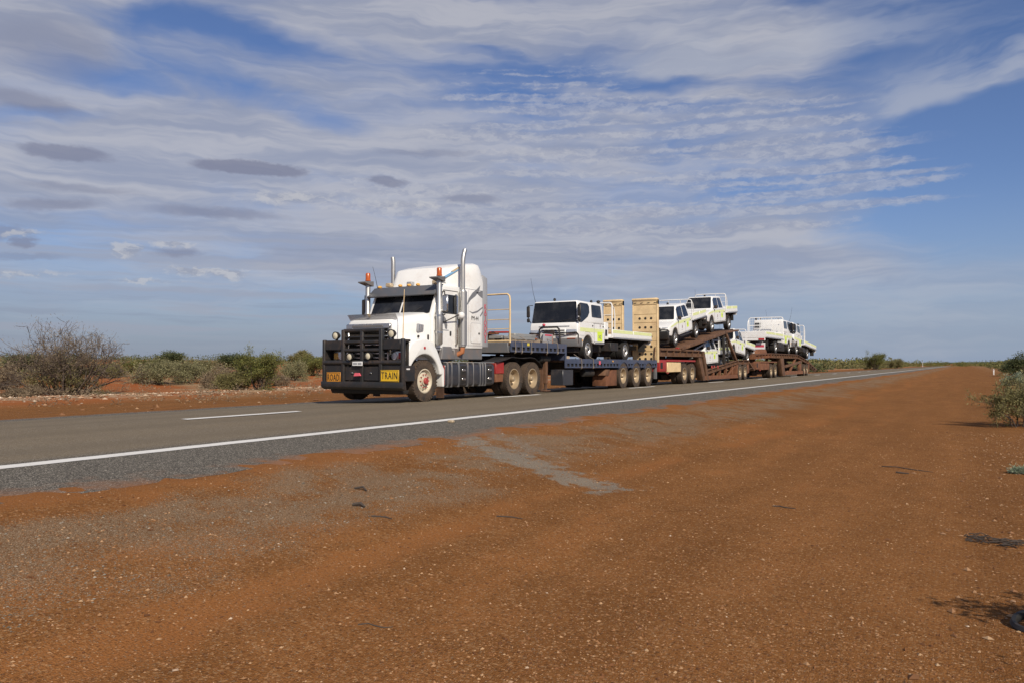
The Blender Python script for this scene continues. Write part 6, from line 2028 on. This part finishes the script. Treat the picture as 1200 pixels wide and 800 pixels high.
# pale stone windrow on the far verge
n = 5200
xy = np.stack([-rng.normal(27.3, 1.1, n), rng.uniform(-4, 60, n)], -1)
stones('stone_windrow', 'belt of cream rubble along the far verge', 'stone_pale', xy, rng.lognormal(math.log(.034), .5, n), rng)
n = 3200
xy = np.stack([-rng.uniform(17, 60, n), rng.uniform(2, 75, n)], -1)
stones('verge_stones', 'scattered stones on the far red flat', 'stone_tan', xy, rng.lognormal(math.log(.032), .5, n), rng)


def stick(pts, r, label, m='dead_wood', name='fallen_stick', cat='stick'):
    c = pts[0]
    gz = float(ground_z(c[0], c[1]))
    P = [(p[0], p[1], float(ground_z(p[0], p[1])) + (p[2] if len(p) > 2 else r * .8)) for p in pts]
    mb = MB().tube(P, [r] * (len(P) - 1) + [r * .5], 6)
    return solo(name, mb, m, label, cat, (c[0], c[1], gz))


stick([(-1.72, 8.30), (-1.66, 8.33), (-1.60, 8.30), (-1.50, 8.31)], 0.0074, 'short dark bent twig lying on the open red gravel right of centre')
stick([(-1.05, 12.55), (-.85, 12.50, .02), (-.62, 12.46), (-.38, 12.42)], 0.0074, 'long thin stick on the red earth left of the pale tuft')
stick([(-.82, 11.95), (-.75, 11.93), (-.66, 11.96)], 0.0136, 'small black chip of bark below the long thin stick')
stick([(-2.86, 3.22), (-2.83, 3.27), (-2.78, 3.27), (-2.73, 3.28), (-2.70, 3.32)], 0.0037, 'dark hooked twig beside pale stones at the bottom centre')
stick([(-5.08, 5.66), (-5.0, 5.69, .03), (-4.93, 5.66)], 0.0112, 'small dark bark scrap on the grey gravel, upper of two')
stick([(-4.66, 5.17), (-4.60, 5.20, .03), (-4.54, 5.19)], 0.0149, 'small dark bark scrap on the grey gravel, lower of two')
stick([(-4.30, 5.0), (-4.2, 5.06), (-4.12, 5.05)], 0.0074, 'little brown twig below the two bark scraps')
stick([(-3.62, 5.9), (-3.5, 5.96), (-3.38, 5.95)], 0.0062, 'thin brown twig on the red ground right of the bark scraps')
solo('fallen_leaf', MB().box(-7.90, -7.79, 11.20, 11.28, float(road_z(-7.85)) + .005, float(road_z(-7.85)) + .05, .01), 'decal_tan', 'tan scrap lying on the white edge line', 'litter', (-7.85, 11.24, float(road_z(-7.85))))

# drift of black twigs
tw = []
rr = np.random.default_rng(77)
for k in range(120):
    t = rr.uniform(0, 1)
    x = -.02 + t * .8 + rr.normal(0, .03)
    y = 7.78 - .02 * t + rr.normal(0, .07)
    a = rr.normal(0, .45)
    ln = rr.uniform(.03, .14)
    z = float(ground_z(x, y)) + rr.uniform(.004, .025)
    tw.append(([np.array((x, y, z)), np.array((x + math.cos(a) * ln * .5, y + math.sin(a) * ln * .5, z + rr.uniform(0, .02))), np.array((x + math.cos(a) * ln, y + math.sin(a) * ln, z))], [.005, .004, .003]))
me = tubes_mesh('twig_litter', tw)
me.materials.append(MATS['dead_wood'])
tag(link('twig_litter', me), 'dark drift of dead twigs at the right edge', None, None, 'stuff')

# scrap of tyre rubber, a closed loop half out of the picture
g = float(ground_z(.27, 5.36))
mbr = MB()
rings = []
for k in range(24):
    a = 2 * math.pi * k / 24
    c, s = math.cos(a), math.sin(a)
    tz = .030 * math.sin(a + .5)
    rings.append([(.325 + c * r, 5.37 + s * r, g + .035 + tz + h) for r, h in ((.080, -.024), (.102, -.020), (.112, .0), (.102, .022), (.082, .022), (.074, 0))])
rings.append(rings[0])
mbr.loft(rings, caps=False)
solo('rubber_ring', mbr, 'black_plastic', 'black rubber ring lying at the lower right edge', 'litter', (.285, 5.37, g))

# white guide posts
def guide_post(x, y, h, label):
    z = float(ground_z(x, y))
    T = Thing('guide_post', label, 'post', (x, y, z), (0, 0, 0), 'white roadside guide posts')
    T.part('post', MB().prism([(-.08, 0), (-.08, h * .96), (0, h), (.08, h * .96), (.08, 0)], -.03, .03, 'y', .008), 'post_white')
    T.part('reflector', MB().box(-.045, .045, -.036, -.03, h * .80, h * .90), 'red_lens')


guide_post(3.9, 132.0, .85, 'white guide post on the right-hand verge near the skyline')
guide_post(-16.6, 420.0, 2.4, 'white marker post beyond the far edge of the road near the skyline')
